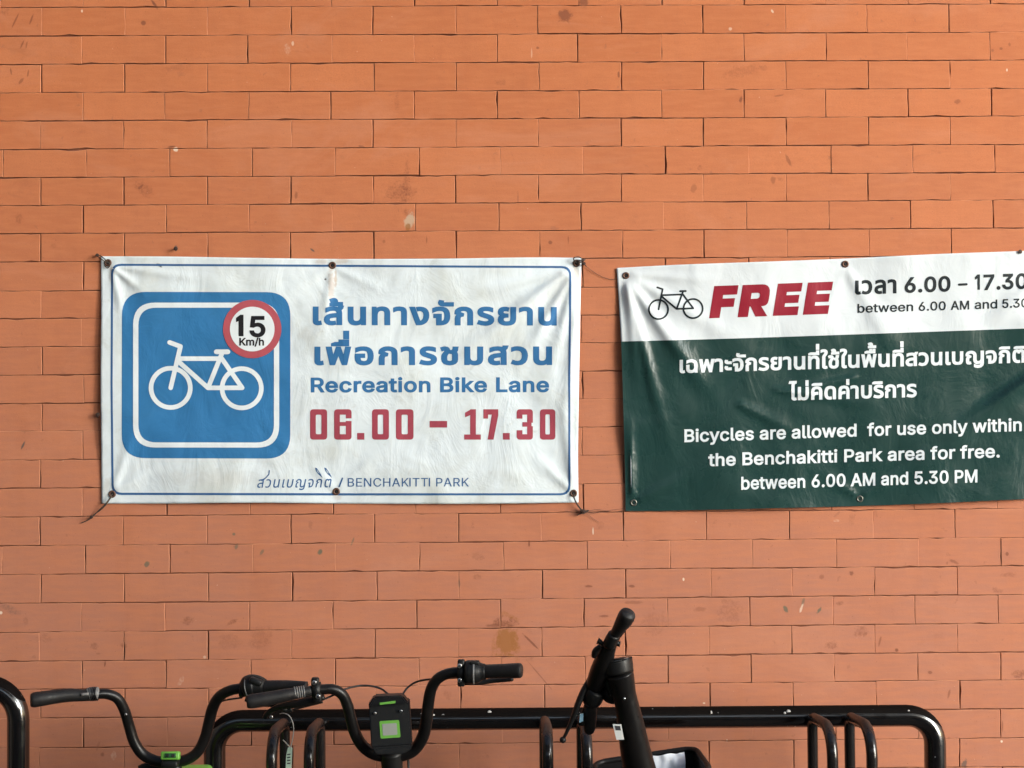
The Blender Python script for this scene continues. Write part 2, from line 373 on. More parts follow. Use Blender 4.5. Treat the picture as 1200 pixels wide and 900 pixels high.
# ---- added wall, unseen on the left, blocking skylight to darken that side
m = paint('grey_render', (.20, .18, .16), .9, var=.15, scale=9, bump=.002)
b = MB(); b.box((-1.62, -1.45, 1.9), (.22, 2.88, 3.8), None, .006)
tag(link('side_shade_block', b.mesh('side_shade_block'), m, smooth=False), kind='structure')
# ---- added, unseen block behind the camera: shades the front left, its slot reflects in pipes
b = MB(); b.box((-0.7, -6.2, 1.2), (16.6, 1.2, 2.4), None, .02); b.box((-0.7, -6.2, 5.25), (16.6, 1.2, 2.7), None, .02)
for x in (-8.8, -4.8, 3.6, 7.4): b.box((x, -6.2, 3.15), (.35, .9, 1.6), None, .01)
tag(link('front_shade_block', b.mesh('front_shade_block'), m, smooth=False), kind='structure')

# ================================================================== PRINTED BANNERS
G = json.loads(r'''{"(":[273,[[[95,131],[111,55],[139,-21],[177,-96],[236,-96],[188,16],[160,115],[151,207],[161,313],[191,428],[236,539],[177,539],[132,441],[101,324],[89,207]]]],")":[273,[[[97,-96],[134,-22],[161,53],[178,130],[184,207],[173,323],[142,441],[97,539],[37,539],[82,428],[112,313],[122,207],[113,116],[86,18],[37,-96]]]],"-":[453,[[[114,244],[114,188],[337,188],[337,244]]]],".":[188,[[[113,-1],[128,9],[138,24],[141,41],[138,59],[128,73],[113,83],[95,87],[78,83],[63,73],[53,59],[50,41],[53,24],[63,9],[78,-1],[95,-4]]]],"/":[249,[[[178,533],[14,-76],[71,-76],[235,533]]]],"0":[453,[[[279,1],[323,24],[359,62],[384,113],[400,178],[405,254],[400,330],[384,395],[358,447],[323,484],[279,508],[227,516],[174,508],[130,484],[95,447],[69,395],[53,330],[48,254],[53,178],[69,113],[95,62],[130,24],[174,1],[227,-7]],[[192,56],[163,74],[140,103],[123,144],[113,194],[109,254],[113,314],[123,365],[140,405],[163,435],[192,453],[227,460],[261,453],[290,435],[313,405],[330,365],[340,314],[344,254],[340,194],[330,144],[313,103],[290,74],[261,56],[227,50]]]],"1":[453,[[[391,0],[391,55],[76,55],[76,0]],[[198,509],[86,427],[86,358],[209,448],[212,448],[212,0],[276,0],[276,509]]]],"3":[453,[[[266,-2],[309,12],[344,36],[370,66],[387,103],[393,145],[387,186],[371,222],[344,253],[308,276],[264,288],[211,289],[211,278],[372,461],[372,509],[70,509],[70,452],[288,452],[288,448],[157,299],[157,248],[201,248],[242,244],[275,234],[299,217],[316,196],[326,172],[329,145],[325,116],[315,93],[297,74],[275,61],[219,50],[165,59],[144,71],[126,87],[115,107],[109,132],[44,132],[52,91],[70,57],[98,30],[133,10],[173,-3],[218,-7]]]],"5":[453,[[[268,-1],[309,15],[343,41],[369,76],[385,117],[391,163],[388,199],[379,231],[364,260],[345,285],[321,306],[294,321],[263,330],[229,334],[178,325],[136,301],[134,301],[151,452],[366,452],[366,509],[96,509],[67,253],[128,246],[167,268],[218,277],[248,273],[275,262],[297,244],[314,221],[324,193],[328,162],[324,131],[314,104],[298,82],[276,64],[250,53],[221,50],[173,60],[138,89],[127,108],[122,130],[60,130],[66,93],[83,60],[108,32],[140,11],[178,-2],[221,-7]]]],"6":[453,[[[271,-2],[310,14],[343,39],[368,73],[384,112],[389,157],[384,201],[370,240],[346,271],[316,295],[278,309],[235,314],[196,307],[165,288],[145,261],[151,261],[322,509],[252,509],[137,340],[80,239],[68,199],[64,162],[69,115],[84,74],[109,40],[142,15],[182,-1],[226,-7]],[[198,52],[174,63],[153,79],[138,102],[128,128],[125,158],[128,188],[138,214],[153,235],[174,252],[198,262],[226,265],[254,262],[279,251],[299,235],[314,213],[324,187],[327,157],[324,128],[314,101],[299,79],[279,63],[254,52],[226,48]]]],"7":[453,[[[165,0],[391,449],[391,509],[62,509],[62,452],[323,452],[323,448],[97,0]]]],"A":[480,[[[85,0],[191,302],[213,371],[245,478],[232,478],[264,372],[287,302],[395,0],[463,0],[276,509],[201,509],[16,0]],[[370,142],[370,199],[110,199],[110,142]]]],"B":[456,[[[247,0],[301,4],[344,18],[377,39],[400,67],[413,100],[418,136],[414,173],[402,203],[385,227],[363,245],[339,257],[315,262],[315,267],[356,286],[387,320],[395,344],[398,374],[394,410],[381,442],[359,469],[329,491],[289,504],[241,509],[60,509],[60,0]],[[125,231],[248,231],[279,228],[306,218],[327,203],[342,184],[352,161],[355,137],[349,105],[330,80],[296,63],[245,57],[125,57]],[[125,452],[240,452],[283,446],[313,429],[330,403],[336,372],[333,348],[323,326],[308,309],[288,296],[238,285],[125,285]]]],"C":[510,[[[305,-4],[341,5],[373,19],[402,38],[428,62],[448,91],[463,124],[473,160],[408,160],[389,114],[357,81],[315,60],[267,53],[223,59],[184,76],[151,105],[125,145],[109,194],[103,254],[109,314],[125,364],[150,403],[184,432],[223,450],[267,456],[315,449],[357,428],[389,395],[408,348],[473,348],[463,385],[448,418],[427,447],[402,471],[373,490],[340,504],[267,516],[205,508],[150,484],[104,445],[70,393],[48,329],[40,254],[48,179],[70,115],[104,63],[150,25],[205,1],[267,-7]]]],"E":[419,[[[375,0],[375,57],[125,57],[125,229],[355,229],[355,286],[125,286],[125,452],[372,452],[372,509],[60,509],[60,0]]]],"H":[517,[[[125,0],[125,232],[392,232],[392,0],[457,0],[457,509],[392,509],[392,289],[125,289],[125,509],[60,509],[60,0]]]],"I":[300,[[[269,0],[269,57],[183,57],[183,452],[269,452],[269,509],[31,509],[31,452],[118,452],[118,57],[31,57],[31,0]]]],"K":[467,[[[228,276],[231,276],[448,509],[364,509],[212,344],[174,303],[139,261],[104,216],[104,145]],[[125,0],[125,193],[124,225],[125,334],[125,509],[60,509],[60,0]],[[449,0],[228,309],[188,259],[372,0]]]],"L":[393,[[[361,0],[361,57],[125,57],[125,509],[60,509],[60,0]]]],"M":[628,[[[122,0],[122,291],[122,328],[121,372],[120,416],[119,457],[112,457],[129,408],[145,361],[159,321],[170,291],[286,0],[342,0],[456,291],[467,322],[482,363],[498,409],[513,457],[507,457],[506,413],[505,369],[504,327],[504,291],[504,0],[568,0],[568,509],[476,509],[352,187],[342,158],[330,121],[318,83],[307,49],[322,49],[311,84],[299,123],[287,159],[277,187],[152,509],[60,509],[60,0]]]],"N":[523,[[[125,0],[125,291],[124,328],[122,384],[119,454],[108,452],[148,381],[177,331],[202,290],[387,0],[463,0],[463,509],[399,509],[399,195],[399,157],[401,108],[405,54],[414,55],[388,107],[363,151],[343,183],[136,509],[60,509],[60,0]]]],"P":[445,[[[125,0],[125,452],[232,452],[268,449],[297,439],[318,423],[333,402],[342,376],[344,348],[342,319],[333,294],[318,272],[297,256],[269,246],[233,242],[109,242],[109,186],[235,186],[289,191],[332,207],[366,233],[390,265],[404,304],[409,348],[404,391],[390,430],[366,462],[332,487],[289,503],[235,509],[60,509],[60,0]]]],"R":[449,[[[125,0],[125,452],[233,452],[269,449],[298,440],[319,425],[334,405],[342,380],[345,352],[342,324],[334,300],[319,281],[298,267],[269,258],[234,255],[96,255],[96,198],[236,198],[289,203],[333,217],[367,240],[390,271],[405,309],[409,352],[405,395],[390,433],[367,465],[333,489],[290,504],[236,509],[60,509],[60,0]],[[428,0],[303,229],[230,229],[353,0]]]],"T":[449,[[[193,452],[193,0],[257,0],[257,452],[417,452],[417,509],[32,509],[32,452]]]],"a":[389,[[[215,1],[252,25],[272,52],[277,52],[277,0],[337,0],[337,251],[333,290],[322,320],[306,343],[286,360],[239,379],[194,384],[133,375],[104,364],[79,346],[57,322],[41,291],[100,274],[118,301],[149,322],[196,331],[240,322],[267,297],[276,257],[276,255],[273,243],[265,235],[234,227],[178,220],[125,211],[78,193],[58,179],[43,161],[34,138],[30,108],[35,73],[48,45],[68,22],[94,5],[126,-5],[160,-9]],[[130,52],[102,72],[92,105],[95,124],[103,139],[134,159],[175,168],[200,171],[231,176],[259,182],[276,190],[276,138],[272,115],[263,93],[248,74],[228,59],[202,49],[170,45]]]],"b":[424,[[[274,-2],[313,16],[346,45],[370,84],[385,133],[390,189],[385,245],[370,293],[345,332],[313,361],[274,378],[229,384],[197,381],[171,373],[137,346],[118,319],[114,319],[114,509],[53,509],[53,0],[112,0],[112,59],[118,59],[138,31],[172,4],[198,-5],[229,-8]],[[188,51],[162,65],[140,86],[125,115],[116,150],[113,189],[116,229],[125,263],[140,291],[161,312],[188,325],[220,330],[253,325],[280,311],[301,290],[316,261],[325,227],[328,189],[325,151],[316,117],[301,88],[279,66],[253,51],[220,47]]]],"c":[396,[[[261,-1],[306,21],[341,56],[363,102],[304,117],[292,89],[271,66],[243,52],[207,46],[173,51],[145,66],[124,89],[108,117],[99,151],[96,187],[99,224],[108,258],[124,287],[145,310],[173,325],[207,330],[242,325],[270,311],[290,289],[303,262],[362,277],[340,322],[305,356],[260,377],[207,384],[159,378],[117,360],[82,330],[56,291],[40,243],[34,187],[40,133],[56,85],[82,46],[117,16],[159,-2],[207,-8]]]],"d":[424,[[[227,-5],[252,4],[287,31],[307,59],[313,59],[313,0],[372,0],[372,509],[311,509],[311,319],[306,319],[287,346],[253,373],[228,381],[196,384],[151,378],[112,361],[79,332],[55,293],[39,245],[34,189],[39,133],[55,84],[79,45],[111,16],[151,-2],[195,-8]],[[172,51],[145,66],[124,88],[109,117],[99,151],[96,189],[99,227],[108,261],[124,290],[145,311],[172,325],[205,330],[237,325],[263,312],[284,291],[300,263],[309,229],[312,189],[309,150],[299,115],[284,86],[263,65],[236,51],[205,47]]]],"e":[404,[[[249,-5],[283,4],[311,19],[335,39],[353,63],[365,91],[306,105],[285,73],[254,53],[212,46],[179,50],[151,61],[128,80],[110,106],[100,139],[96,178],[96,211],[99,241],[109,270],[125,294],[146,313],[173,326],[205,330],[237,326],[263,314],[283,294],[298,269],[307,237],[310,202],[338,221],[75,221],[75,169],[371,169],[371,194],[368,242],[357,282],[341,315],[319,341],[294,361],[266,374],[205,384],[157,378],[115,359],[81,329],[55,290],[39,242],[34,187],[40,132],[56,85],[82,46],[117,16],[161,-2],[212,-8]]]],"f":[254,[[[6,379],[6,327],[228,327],[228,379]],[[142,0],[142,419],[145,443],[154,460],[171,470],[195,474],[215,472],[227,468],[243,521],[222,527],[187,530],[135,519],[113,505],[96,486],[84,461],[81,432],[81,0]]]],"h":[410,[[[117,257],[126,283],[141,303],[161,317],[184,326],[210,329],[246,323],[273,304],[290,275],[296,235],[296,0],[357,0],[357,240],[353,285],[341,321],[321,349],[295,369],[264,380],[227,384],[187,379],[152,362],[124,332],[102,287],[114,287],[114,509],[53,509],[53,0],[114,0],[114,227]]]],"i":[167,[[[114,0],[114,379],[53,379],[53,0]],[[100,446],[114,455],[123,468],[126,483],[123,499],[114,512],[100,521],[84,524],[67,521],[54,512],[44,499],[41,483],[44,468],[54,455],[67,446],[84,443]]]],"k":[381,[[[177,199],[184,199],[360,379],[284,379],[121,212],[110,212],[110,137]],[[114,0],[114,509],[53,509],[53,0]],[[372,0],[191,229],[148,186],[294,0]]]],"l":[189,[[[162,-1],[181,3],[170,54],[160,53],[146,52],[130,54],[120,62],[114,99],[114,509],[53,509],[53,84],[58,47],[74,20],[101,3],[139,-2]]]],"m":[610,[[[114,0],[114,238],[117,266],[126,289],[140,307],[158,320],[199,330],[229,326],[253,311],[269,288],[274,260],[274,0],[335,0],[335,247],[345,290],[374,320],[395,328],[419,330],[447,326],[473,313],[490,289],[496,254],[496,0],[557,0],[557,255],[553,296],[541,328],[522,354],[497,372],[468,383],[437,386],[381,375],[337,343],[322,321],[312,295],[321,295],[309,331],[287,361],[257,380],[219,386],[172,376],[132,346],[118,323],[108,295],[112,295],[112,379],[53,379],[53,0]]]],"n":[410,[[[117,257],[126,283],[141,303],[161,317],[184,326],[210,329],[246,323],[273,304],[290,275],[296,235],[296,0],[357,0],[357,240],[353,285],[341,321],[321,349],[295,369],[264,380],[227,384],[187,379],[152,362],[124,332],[102,287],[112,287],[112,379],[53,379],[53,0],[114,0],[114,227]]]],"o":[415,[[[256,-2],[299,16],[333,46],[359,85],[376,133],[381,187],[376,243],[359,291],[333,330],[299,360],[256,378],[207,384],[159,378],[117,360],[82,330],[56,291],[40,243],[34,187],[40,133],[56,85],[82,46],[117,16],[159,-2],[207,-8]],[[173,51],[145,66],[124,89],[108,117],[99,151],[96,187],[99,224],[108,258],[124,287],[145,310],[173,325],[207,330],[242,325],[270,310],[292,287],[307,258],[316,224],[319,187],[316,151],[307,117],[292,89],[270,66],[242,51],[207,46]]]],"r":[259,[[[114,0],[114,237],[117,262],[126,284],[140,301],[159,315],[182,323],[207,326],[230,324],[243,322],[243,384],[229,384],[213,385],[181,380],[152,367],[130,347],[115,321],[112,321],[112,379],[53,379],[53,0]]]],"s":[365,[[[223,-5],[260,6],[290,24],[312,47],[326,75],[331,107],[325,142],[306,171],[275,194],[229,209],[172,223],[124,243],[112,258],[109,277],[114,299],[131,317],[156,329],[187,333],[219,328],[243,316],[258,298],[268,277],[324,290],[299,339],[279,358],[254,372],[223,381],[187,384],[149,381],[115,370],[87,354],[65,332],[51,305],[47,274],[53,237],[72,208],[104,186],[149,170],[212,155],[237,147],[254,136],[265,121],[268,103],[262,81],[244,62],[217,50],[181,45],[150,49],[124,60],[105,79],[94,107],[36,94],[45,63],[62,38],[84,18],[112,3],[145,-5],[182,-8]]]],"t":[227,[[[6,379],[6,327],[204,327],[204,379]],[[65,93],[72,52],[92,21],[125,2],[168,-4],[192,-3],[213,2],[202,54],[185,51],[170,50],[150,53],[136,61],[128,76],[126,98],[126,471],[65,471]]]],"u":[410,[[[222,0],[257,17],[286,47],[307,92],[298,92],[298,0],[357,0],[357,379],[296,379],[296,153],[293,122],[283,97],[268,77],[249,62],[226,53],[200,50],[164,56],[137,75],[119,105],[114,144],[114,379],[53,379],[53,139],[57,95],[69,59],[89,31],[115,11],[146,-1],[182,-5]]]],"w":[567,[[[199,0],[248,172],[263,225],[277,280],[291,338],[277,338],[291,280],[305,225],[319,172],[368,0],[429,0],[545,379],[480,379],[434,214],[413,135],[391,41],[402,41],[382,136],[362,214],[316,379],[252,379],[206,214],[186,135],[165,41],[175,41],[154,137],[133,214],[87,379],[23,379],[138,0]]]],"y":[389,[[[65,-143],[91,-145],[139,-136],[177,-107],[204,-58],[371,379],[305,379],[224,155],[202,87],[184,21],[206,21],[187,87],[165,155],[84,379],[17,379],[163,-1],[151,-36],[130,-74],[104,-89],[71,-87],[61,-86],[47,-139]]]],"–":[350,[[[0,244],[0,188],[350,188],[350,244]]]],"spL":188,"ก":[416,[[[114,0],[114,132],[119,164],[133,186],[154,198],[178,202],[184,236],[109,273],[115,298],[134,318],[163,331],[201,336],[239,331],[270,316],[291,289],[298,250],[298,0],[360,0],[360,256],[354,298],[338,331],[313,356],[280,373],[243,384],[202,387],[157,383],[118,371],[87,353],[64,330],[50,304],[46,277],[46,254],[122,225],[121,223],[94,212],[72,195],[58,169],[53,132],[53,0]]]],"ค":[426,[[[118,0],[118,74],[126,116],[137,133],[156,147],[183,156],[220,159],[243,159],[243,209],[220,209],[157,201],[137,188],[120,165],[118,166],[118,243],[124,283],[142,312],[171,330],[212,336],[254,330],[284,312],[302,283],[308,243],[308,0],[370,0],[370,243],[360,305],[333,350],[284,378],[213,387],[142,378],[94,350],[66,305],[56,243],[56,0]]]],"ง":[372,[[[153,0],[194,3],[227,12],[277,44],[300,73],[318,111],[331,156],[335,207],[332,248],[324,285],[309,317],[288,344],[266,361],[241,373],[179,383],[156,382],[128,377],[144,327],[158,331],[175,332],[216,324],[247,299],[267,260],[273,209],[264,140],[251,108],[233,82],[206,61],[173,53],[165,53],[62,380],[0,380],[119,0]]]],"จ":[369,[[[160,0],[215,6],[258,23],[289,50],[310,88],[323,135],[327,191],[322,248],[310,297],[288,335],[256,364],[211,381],[155,387],[81,379],[26,358],[26,300],[84,327],[147,336],[186,332],[215,321],[237,302],[252,275],[261,238],[264,191],[261,145],[253,109],[240,82],[222,64],[199,53],[170,50],[161,50],[161,218],[49,218],[49,169],[102,169],[102,0]]]],"ฉ":[419,[[[227,-3],[262,11],[289,31],[306,56],[309,56],[312,0],[363,0],[363,224],[358,273],[346,313],[324,345],[292,368],[250,382],[196,387],[118,378],[62,358],[62,300],[124,327],[189,336],[249,326],[271,312],[287,291],[298,260],[301,220],[301,157],[294,112],[274,76],[241,53],[198,45],[162,50],[137,66],[122,92],[117,126],[117,217],[56,217],[56,121],[60,80],[72,48],[91,24],[116,7],[147,-4],[184,-7]]]],"ช":[381,[[[248,1],[290,23],[315,59],[323,107],[323,208],[320,235],[309,261],[281,277],[281,280],[307,295],[322,318],[331,380],[269,380],[267,345],[252,313],[236,303],[212,300],[209,300],[209,260],[212,260],[234,257],[250,247],[258,230],[261,207],[261,110],[257,81],[243,60],[221,48],[191,44],[153,50],[138,60],[126,74],[118,95],[115,123],[115,164],[123,206],[142,239],[163,272],[171,314],[164,351],[142,375],[101,384],[68,381],[37,369],[51,325],[70,331],[87,334],[106,328],[113,307],[104,279],[84,251],[63,216],[56,193],[53,162],[53,119],[62,64],[89,25],[132,1],[191,-7]]]],"ญ":[630,[[[461,-116],[499,-103],[530,-82],[552,-52],[565,-13],[569,35],[569,380],[508,380],[508,165],[505,133],[496,106],[482,83],[464,67],[441,56],[414,53],[386,57],[364,71],[349,96],[345,131],[345,257],[339,300],[323,333],[298,358],[267,374],[232,384],[195,387],[153,383],[116,372],[86,355],[64,332],[50,306],[46,277],[46,254],[126,225],[125,223],[98,212],[77,196],[63,170],[58,133],[58,66],[61,41],[69,21],[97,-1],[135,-7],[158,-5],[184,3],[175,48],[163,45],[148,44],[127,51],[120,73],[120,134],[125,165],[138,187],[159,199],[182,202],[188,236],[109,273],[115,300],[133,320],[161,332],[194,336],[238,328],[256,318],[270,302],[280,280],[283,250],[283,126],[287,85],[298,53],[316,29],[340,13],[368,4],[399,1],[435,4],[465,15],[489,32],[506,51],[509,51],[509,33],[506,-2],[497,-28],[482,-46],[463,-58],[413,-67],[355,-59],[303,-37],[303,-97],[357,-115],[415,-121]]]],"ด":[427,[[[213,-5],[239,2],[232,50],[215,46],[196,44],[163,49],[139,63],[122,85],[111,114],[103,187],[107,241],[118,280],[135,307],[157,324],[184,333],[214,336],[259,330],[288,313],[305,285],[310,248],[310,0],[371,0],[371,253],[367,292],[354,325],[333,351],[303,371],[263,383],[212,387],[143,378],[113,365],[88,346],[68,319],[54,285],[45,241],[42,187],[45,136],[54,89],[72,50],[99,19],[136,0],[186,-7]]]],"ต":[441,[[[220,-5],[245,2],[239,49],[221,46],[198,44],[165,49],[140,63],[123,85],[113,115],[105,197],[109,261],[119,303],[137,328],[161,336],[187,327],[197,314],[202,294],[241,294],[252,326],[264,333],[282,336],[311,326],[320,312],[323,289],[323,0],[385,0],[385,290],[379,333],[360,363],[331,381],[291,387],[248,379],[233,368],[223,351],[221,351],[211,368],[197,379],[155,387],[122,382],[94,368],[72,343],[57,307],[47,259],[44,198],[47,142],[56,93],[74,51],[101,20],[139,0],[191,-7]]]],"ท":[422,[[[120,0],[120,220],[123,251],[132,278],[146,302],[166,320],[192,331],[222,335],[258,330],[284,313],[299,287],[304,250],[304,0],[366,0],[366,254],[362,296],[350,329],[331,355],[305,373],[272,383],[234,387],[193,382],[158,369],[132,348],[115,320],[112,320],[101,380],[58,380],[58,0]]]],"น":[425,[[[229,-3],[263,11],[289,31],[307,56],[310,56],[313,0],[364,0],[364,380],[302,380],[302,160],[296,113],[276,76],[243,53],[200,45],[165,50],[139,67],[123,93],[118,130],[118,380],[56,380],[56,126],[60,84],[72,51],[91,25],[117,7],[149,-3],[187,-7]]]],"บ":[419,[[[280,2],[327,31],[354,76],[363,137],[363,380],[301,380],[301,137],[295,96],[278,67],[250,50],[209,44],[168,50],[140,67],[123,96],[118,137],[118,380],[56,380],[56,137],[65,76],[92,31],[139,2],[209,-7]]]],"พ":[482,[[[157,0],[220,207],[227,230],[234,257],[240,292],[243,292],[251,243],[261,207],[325,0],[385,0],[454,380],[390,380],[363,215],[356,163],[348,87],[345,87],[333,141],[322,183],[313,217],[266,380],[215,380],[169,217],[159,183],[148,141],[136,87],[134,87],[126,163],[119,215],[92,380],[28,380],[97,0]]]],"ม":[426,[[[277,-3],[309,7],[335,25],[354,51],[366,84],[370,126],[370,380],[308,380],[308,130],[303,93],[288,67],[262,50],[227,45],[197,49],[171,59],[150,76],[136,100],[126,128],[123,160],[123,380],[62,380],[62,0],[112,0],[116,60],[119,60],[135,32],[163,11],[198,-3],[239,-7]]]],"ย":[412,[[[271,2],[319,26],[346,68],[356,130],[356,380],[294,380],[294,126],[286,82],[275,66],[258,54],[234,47],[202,44],[171,47],[147,54],[131,66],[120,80],[112,117],[117,147],[131,167],[157,178],[193,182],[206,182],[206,227],[193,227],[153,231],[122,248],[113,264],[110,285],[113,305],[123,321],[141,331],[166,334],[192,332],[212,327],[223,374],[195,382],[160,385],[123,381],[94,371],[73,355],[58,336],[47,290],[57,246],[83,219],[112,205],[112,202],[82,191],[59,163],[49,112],[53,78],[64,49],[84,26],[113,8],[152,-3],[202,-6]]]],"ร":[338,[[[212,-3],[250,9],[278,27],[297,50],[308,76],[311,104],[307,135],[295,160],[276,180],[251,196],[190,222],[133,244],[103,264],[94,290],[99,307],[113,322],[139,333],[179,336],[222,333],[260,324],[290,313],[290,365],[244,381],[181,387],[134,384],[97,374],[68,359],[48,339],[36,315],[33,287],[36,257],[48,233],[67,212],[94,195],[168,166],[214,147],[241,126],[250,98],[244,75],[225,58],[198,48],[164,44],[120,48],[79,58],[46,70],[28,20],[87,1],[163,-7]]]],"ล":[396,[[[340,0],[340,257],[331,314],[320,337],[304,355],[259,379],[196,387],[118,378],[64,359],[64,301],[124,327],[190,336],[231,332],[258,317],[274,292],[279,253],[279,0]],[[192,-5],[221,3],[212,49],[193,45],[171,43],[140,47],[116,58],[101,76],[96,103],[103,133],[123,154],[161,168],[221,176],[291,181],[291,232],[212,227],[131,215],[76,191],[44,153],[34,102],[42,55],[66,21],[106,0],[160,-7]]]],"ว":[341,[[[205,6],[256,46],[287,109],[298,191],[293,247],[279,294],[256,333],[223,362],[178,381],[121,387],[73,383],[29,368],[29,316],[69,331],[114,336],[168,326],[205,299],[227,253],[234,191],[227,128],[206,82],[171,54],[126,44],[80,51],[46,67],[26,19],[80,-1],[132,-7]]]],"ส":[397,[[[340,0],[340,257],[330,313],[317,334],[297,348],[281,367],[258,379],[196,387],[118,378],[64,359],[64,301],[124,327],[190,336],[231,332],[258,317],[274,292],[279,253],[279,0]],[[192,-5],[221,3],[212,49],[193,45],[171,43],[140,47],[116,58],[101,76],[96,103],[103,133],[123,154],[161,168],[221,176],[291,181],[291,232],[212,227],[131,215],[76,191],[44,153],[34,102],[42,55],[66,21],[106,0],[160,-7]],[[333,341],[360,367],[370,405],[310,405],[306,387],[294,373],[260,359],[295,327]]]],"อ":[398,[[[245,-1],[287,16],[318,44],[338,83],[350,131],[354,187],[350,244],[337,293],[315,333],[282,362],[238,381],[183,387],[132,383],[88,373],[54,360],[54,302],[92,321],[132,332],[175,336],[214,332],[244,320],[266,300],[280,271],[288,234],[291,187],[288,136],[279,98],[264,71],[243,55],[218,46],[189,43],[142,53],[125,66],[113,87],[106,116],[103,155],[103,169],[191,169],[191,218],[45,218],[43,186],[42,155],[51,83],[79,32],[125,3],[191,-7]]]],"ะ":[234,[[[207,239],[207,287],[108,287],[90,293],[85,308],[87,320],[90,330],[38,338],[30,320],[27,298],[35,269],[60,247],[106,239]],[[207,44],[207,93],[108,93],[90,99],[85,114],[87,126],[90,136],[38,144],[30,126],[27,104],[35,75],[60,53],[106,44]]]],"ั":[0,[[[29,440],[29,488],[-146,488],[-165,494],[-171,510],[-169,522],[-166,531],[-218,540],[-226,520],[-230,498],[-222,470],[-196,449],[-150,440]]]],"า":[282,[[[225,0],[225,279],[222,314],[211,342],[193,363],[170,377],[107,387],[46,380],[7,366],[7,311],[49,329],[96,336],[127,332],[148,320],[160,299],[164,270],[164,0]]]],"ิ":[0,[[[-62,440],[-62,490],[-306,490],[-356,467],[-356,440]]]],"ี":[0,[[[-62,440],[-62,490],[-306,490],[-356,467],[-356,440]],[[-61,467],[-61,546],[-119,546],[-119,467]]]],"ื":[0,[[[-62,440],[-62,490],[-306,490],[-356,467],[-356,440]],[[-162,467],[-162,546],[-214,546],[-214,467]],[[-62,467],[-62,546],[-112,546],[-112,467]]]],"เ":[205,[[[166,-5],[192,3],[184,49],[171,45],[157,44],[135,51],[128,74],[128,380],[67,380],[67,66],[69,41],[78,21],[106,-1],[142,-7]]]],"ใ":[200,[[[160,-5],[185,3],[177,49],[164,45],[150,44],[128,51],[121,74],[121,336],[125,363],[137,384],[157,409],[181,447],[191,495],[184,532],[163,558],[131,573],[89,578],[43,573],[13,562],[13,510],[43,522],[82,528],[104,526],[119,518],[128,506],[131,488],[123,458],[97,422],[75,393],[63,369],[60,337],[60,66],[62,41],[71,21],[99,-1],[136,-7]]]],"ไ":[211,[[[138,311],[138,447],[143,484],[157,508],[178,520],[202,524],[202,573],[7,573],[-9,524],[112,524],[112,521],[94,504],[81,477],[76,435],[76,311]],[[176,-5],[202,3],[193,49],[180,45],[167,44],[145,51],[138,74],[138,380],[76,380],[76,66],[79,41],[87,21],[116,-1],[152,-7]]]],"่":[0,[[[-62,440],[-62,587],[-123,587],[-123,440]]]],"้":[0,[[[-40,440],[-40,489],[-178,489],[-171,472],[-148,495],[-138,528],[-142,550],[-154,567],[-172,579],[-197,583],[-224,579],[-255,564],[-241,526],[-229,531],[-214,534],[-198,528],[-193,514],[-202,493],[-227,479],[-255,471],[-255,440]]]],"spT":180}''')
TONE = '่้'; UPPER = 'ัิีื'
def spread(c, d):
    """push a closed contour outward (positive = left-hand side of an anticlockwise loop is inside)"""
    if not d: return c
    P = np.array(c, float); a = P-np.roll(P, 1, 0); b = np.roll(P, -1, 0)-P
    keep = (np.linalg.norm(a, axis=1) > 1e-6); P = P[keep]
    a = P-np.roll(P, 1, 0); b = np.roll(P, -1, 0)-P
    a /= np.linalg.norm(a, axis=1)[:, None]; b /= np.maximum(np.linalg.norm(b, axis=1)[:, None], 1e-9)
    na = np.stack([a[:, 1], -a[:, 0]], 1); nb = np.stack([b[:, 1], -b[:, 0]], 1)
    m = na+nb; L = np.maximum((m*m).sum(1), .7)[:, None]
    return (P + 2*d*m/L).tolist()
def layout(s, script, bold=0.0, track=0.0, only=None):
    """-> contours in em units (1000/em), y up"""
    x = 0; out = []; prev = ''
    for ch in s:
        if ch == ' ': x += G['spL' if script == 'L' else 'spT'] + track; prev = ch; continue
        if ch == '|': out.append([(x, 0), (x+72, 0), (x+72, 517), (x, 517)]); x += 130+track; continue
        adv, cs = G[ch]; dy = 0; dx = 0
        mark = ch in TONE+UPPER
        if mark: dx = -track
        if ch in TONE and prev in UPPER: dy = 165
        for c in cs:
            c = spread(c, bold)
            out.append([(px+x+dx, py+dy) for px, py in c])
        if not mark: x += adv+track
        prev = ch
    return out
def fit(cs, x0, x1, yb0, yb1, hpx, href, shear=0.0):
    """em contours -> photo pixels: spans x0..x1, baseline yb0->yb1, a letter of em height href becomes hpx tall"""
    A = np.concatenate([np.array(c) for c in cs]); a, b = A[:, 0].min(), A[:, 0].max()
    out = []
    for c in cs:
        P = np.array(c, float); u = (P[:, 0]-a)/(b-a); y = P[:, 1]/href*hpx
        out.append(np.stack([x0+u*(x1-x0)+y*shear, yb0+u*(yb1-yb0)-y], 1)[::-1].tolist())   # y flips, keep orientation
    return out
def ccw(c):
    A = sum(c[i-1][0]*c[i][1]-c[i][0]*c[i-1][1] for i in range(len(c)))
    return c if A > 0 else c[::-1]
def rpoly(pts, r, n=5):
    """polygon with rounded corners (px), r one value or a list"""
    out = []; k = len(pts)
    for i in range(k):
        a, b, c = (np.array(pts[j % k], float) for j in (i-1, i, i+1))
        rr = r[i] if hasattr(r, '__len__') else r
        u = (a-b); v = (c-b); lu, lv = np.linalg.norm(u), np.linalg.norm(v); u /= lu; v /= lv
        rr = min(rr, lu*.5, lv*.5)
        if rr < .05: out.append(tuple(b)); continue
        for j in range(n+1):
            t = j/n; out.append(tuple(b+u*rr*(1-t)**2+v*rr*t*t))
    return ccw(out)
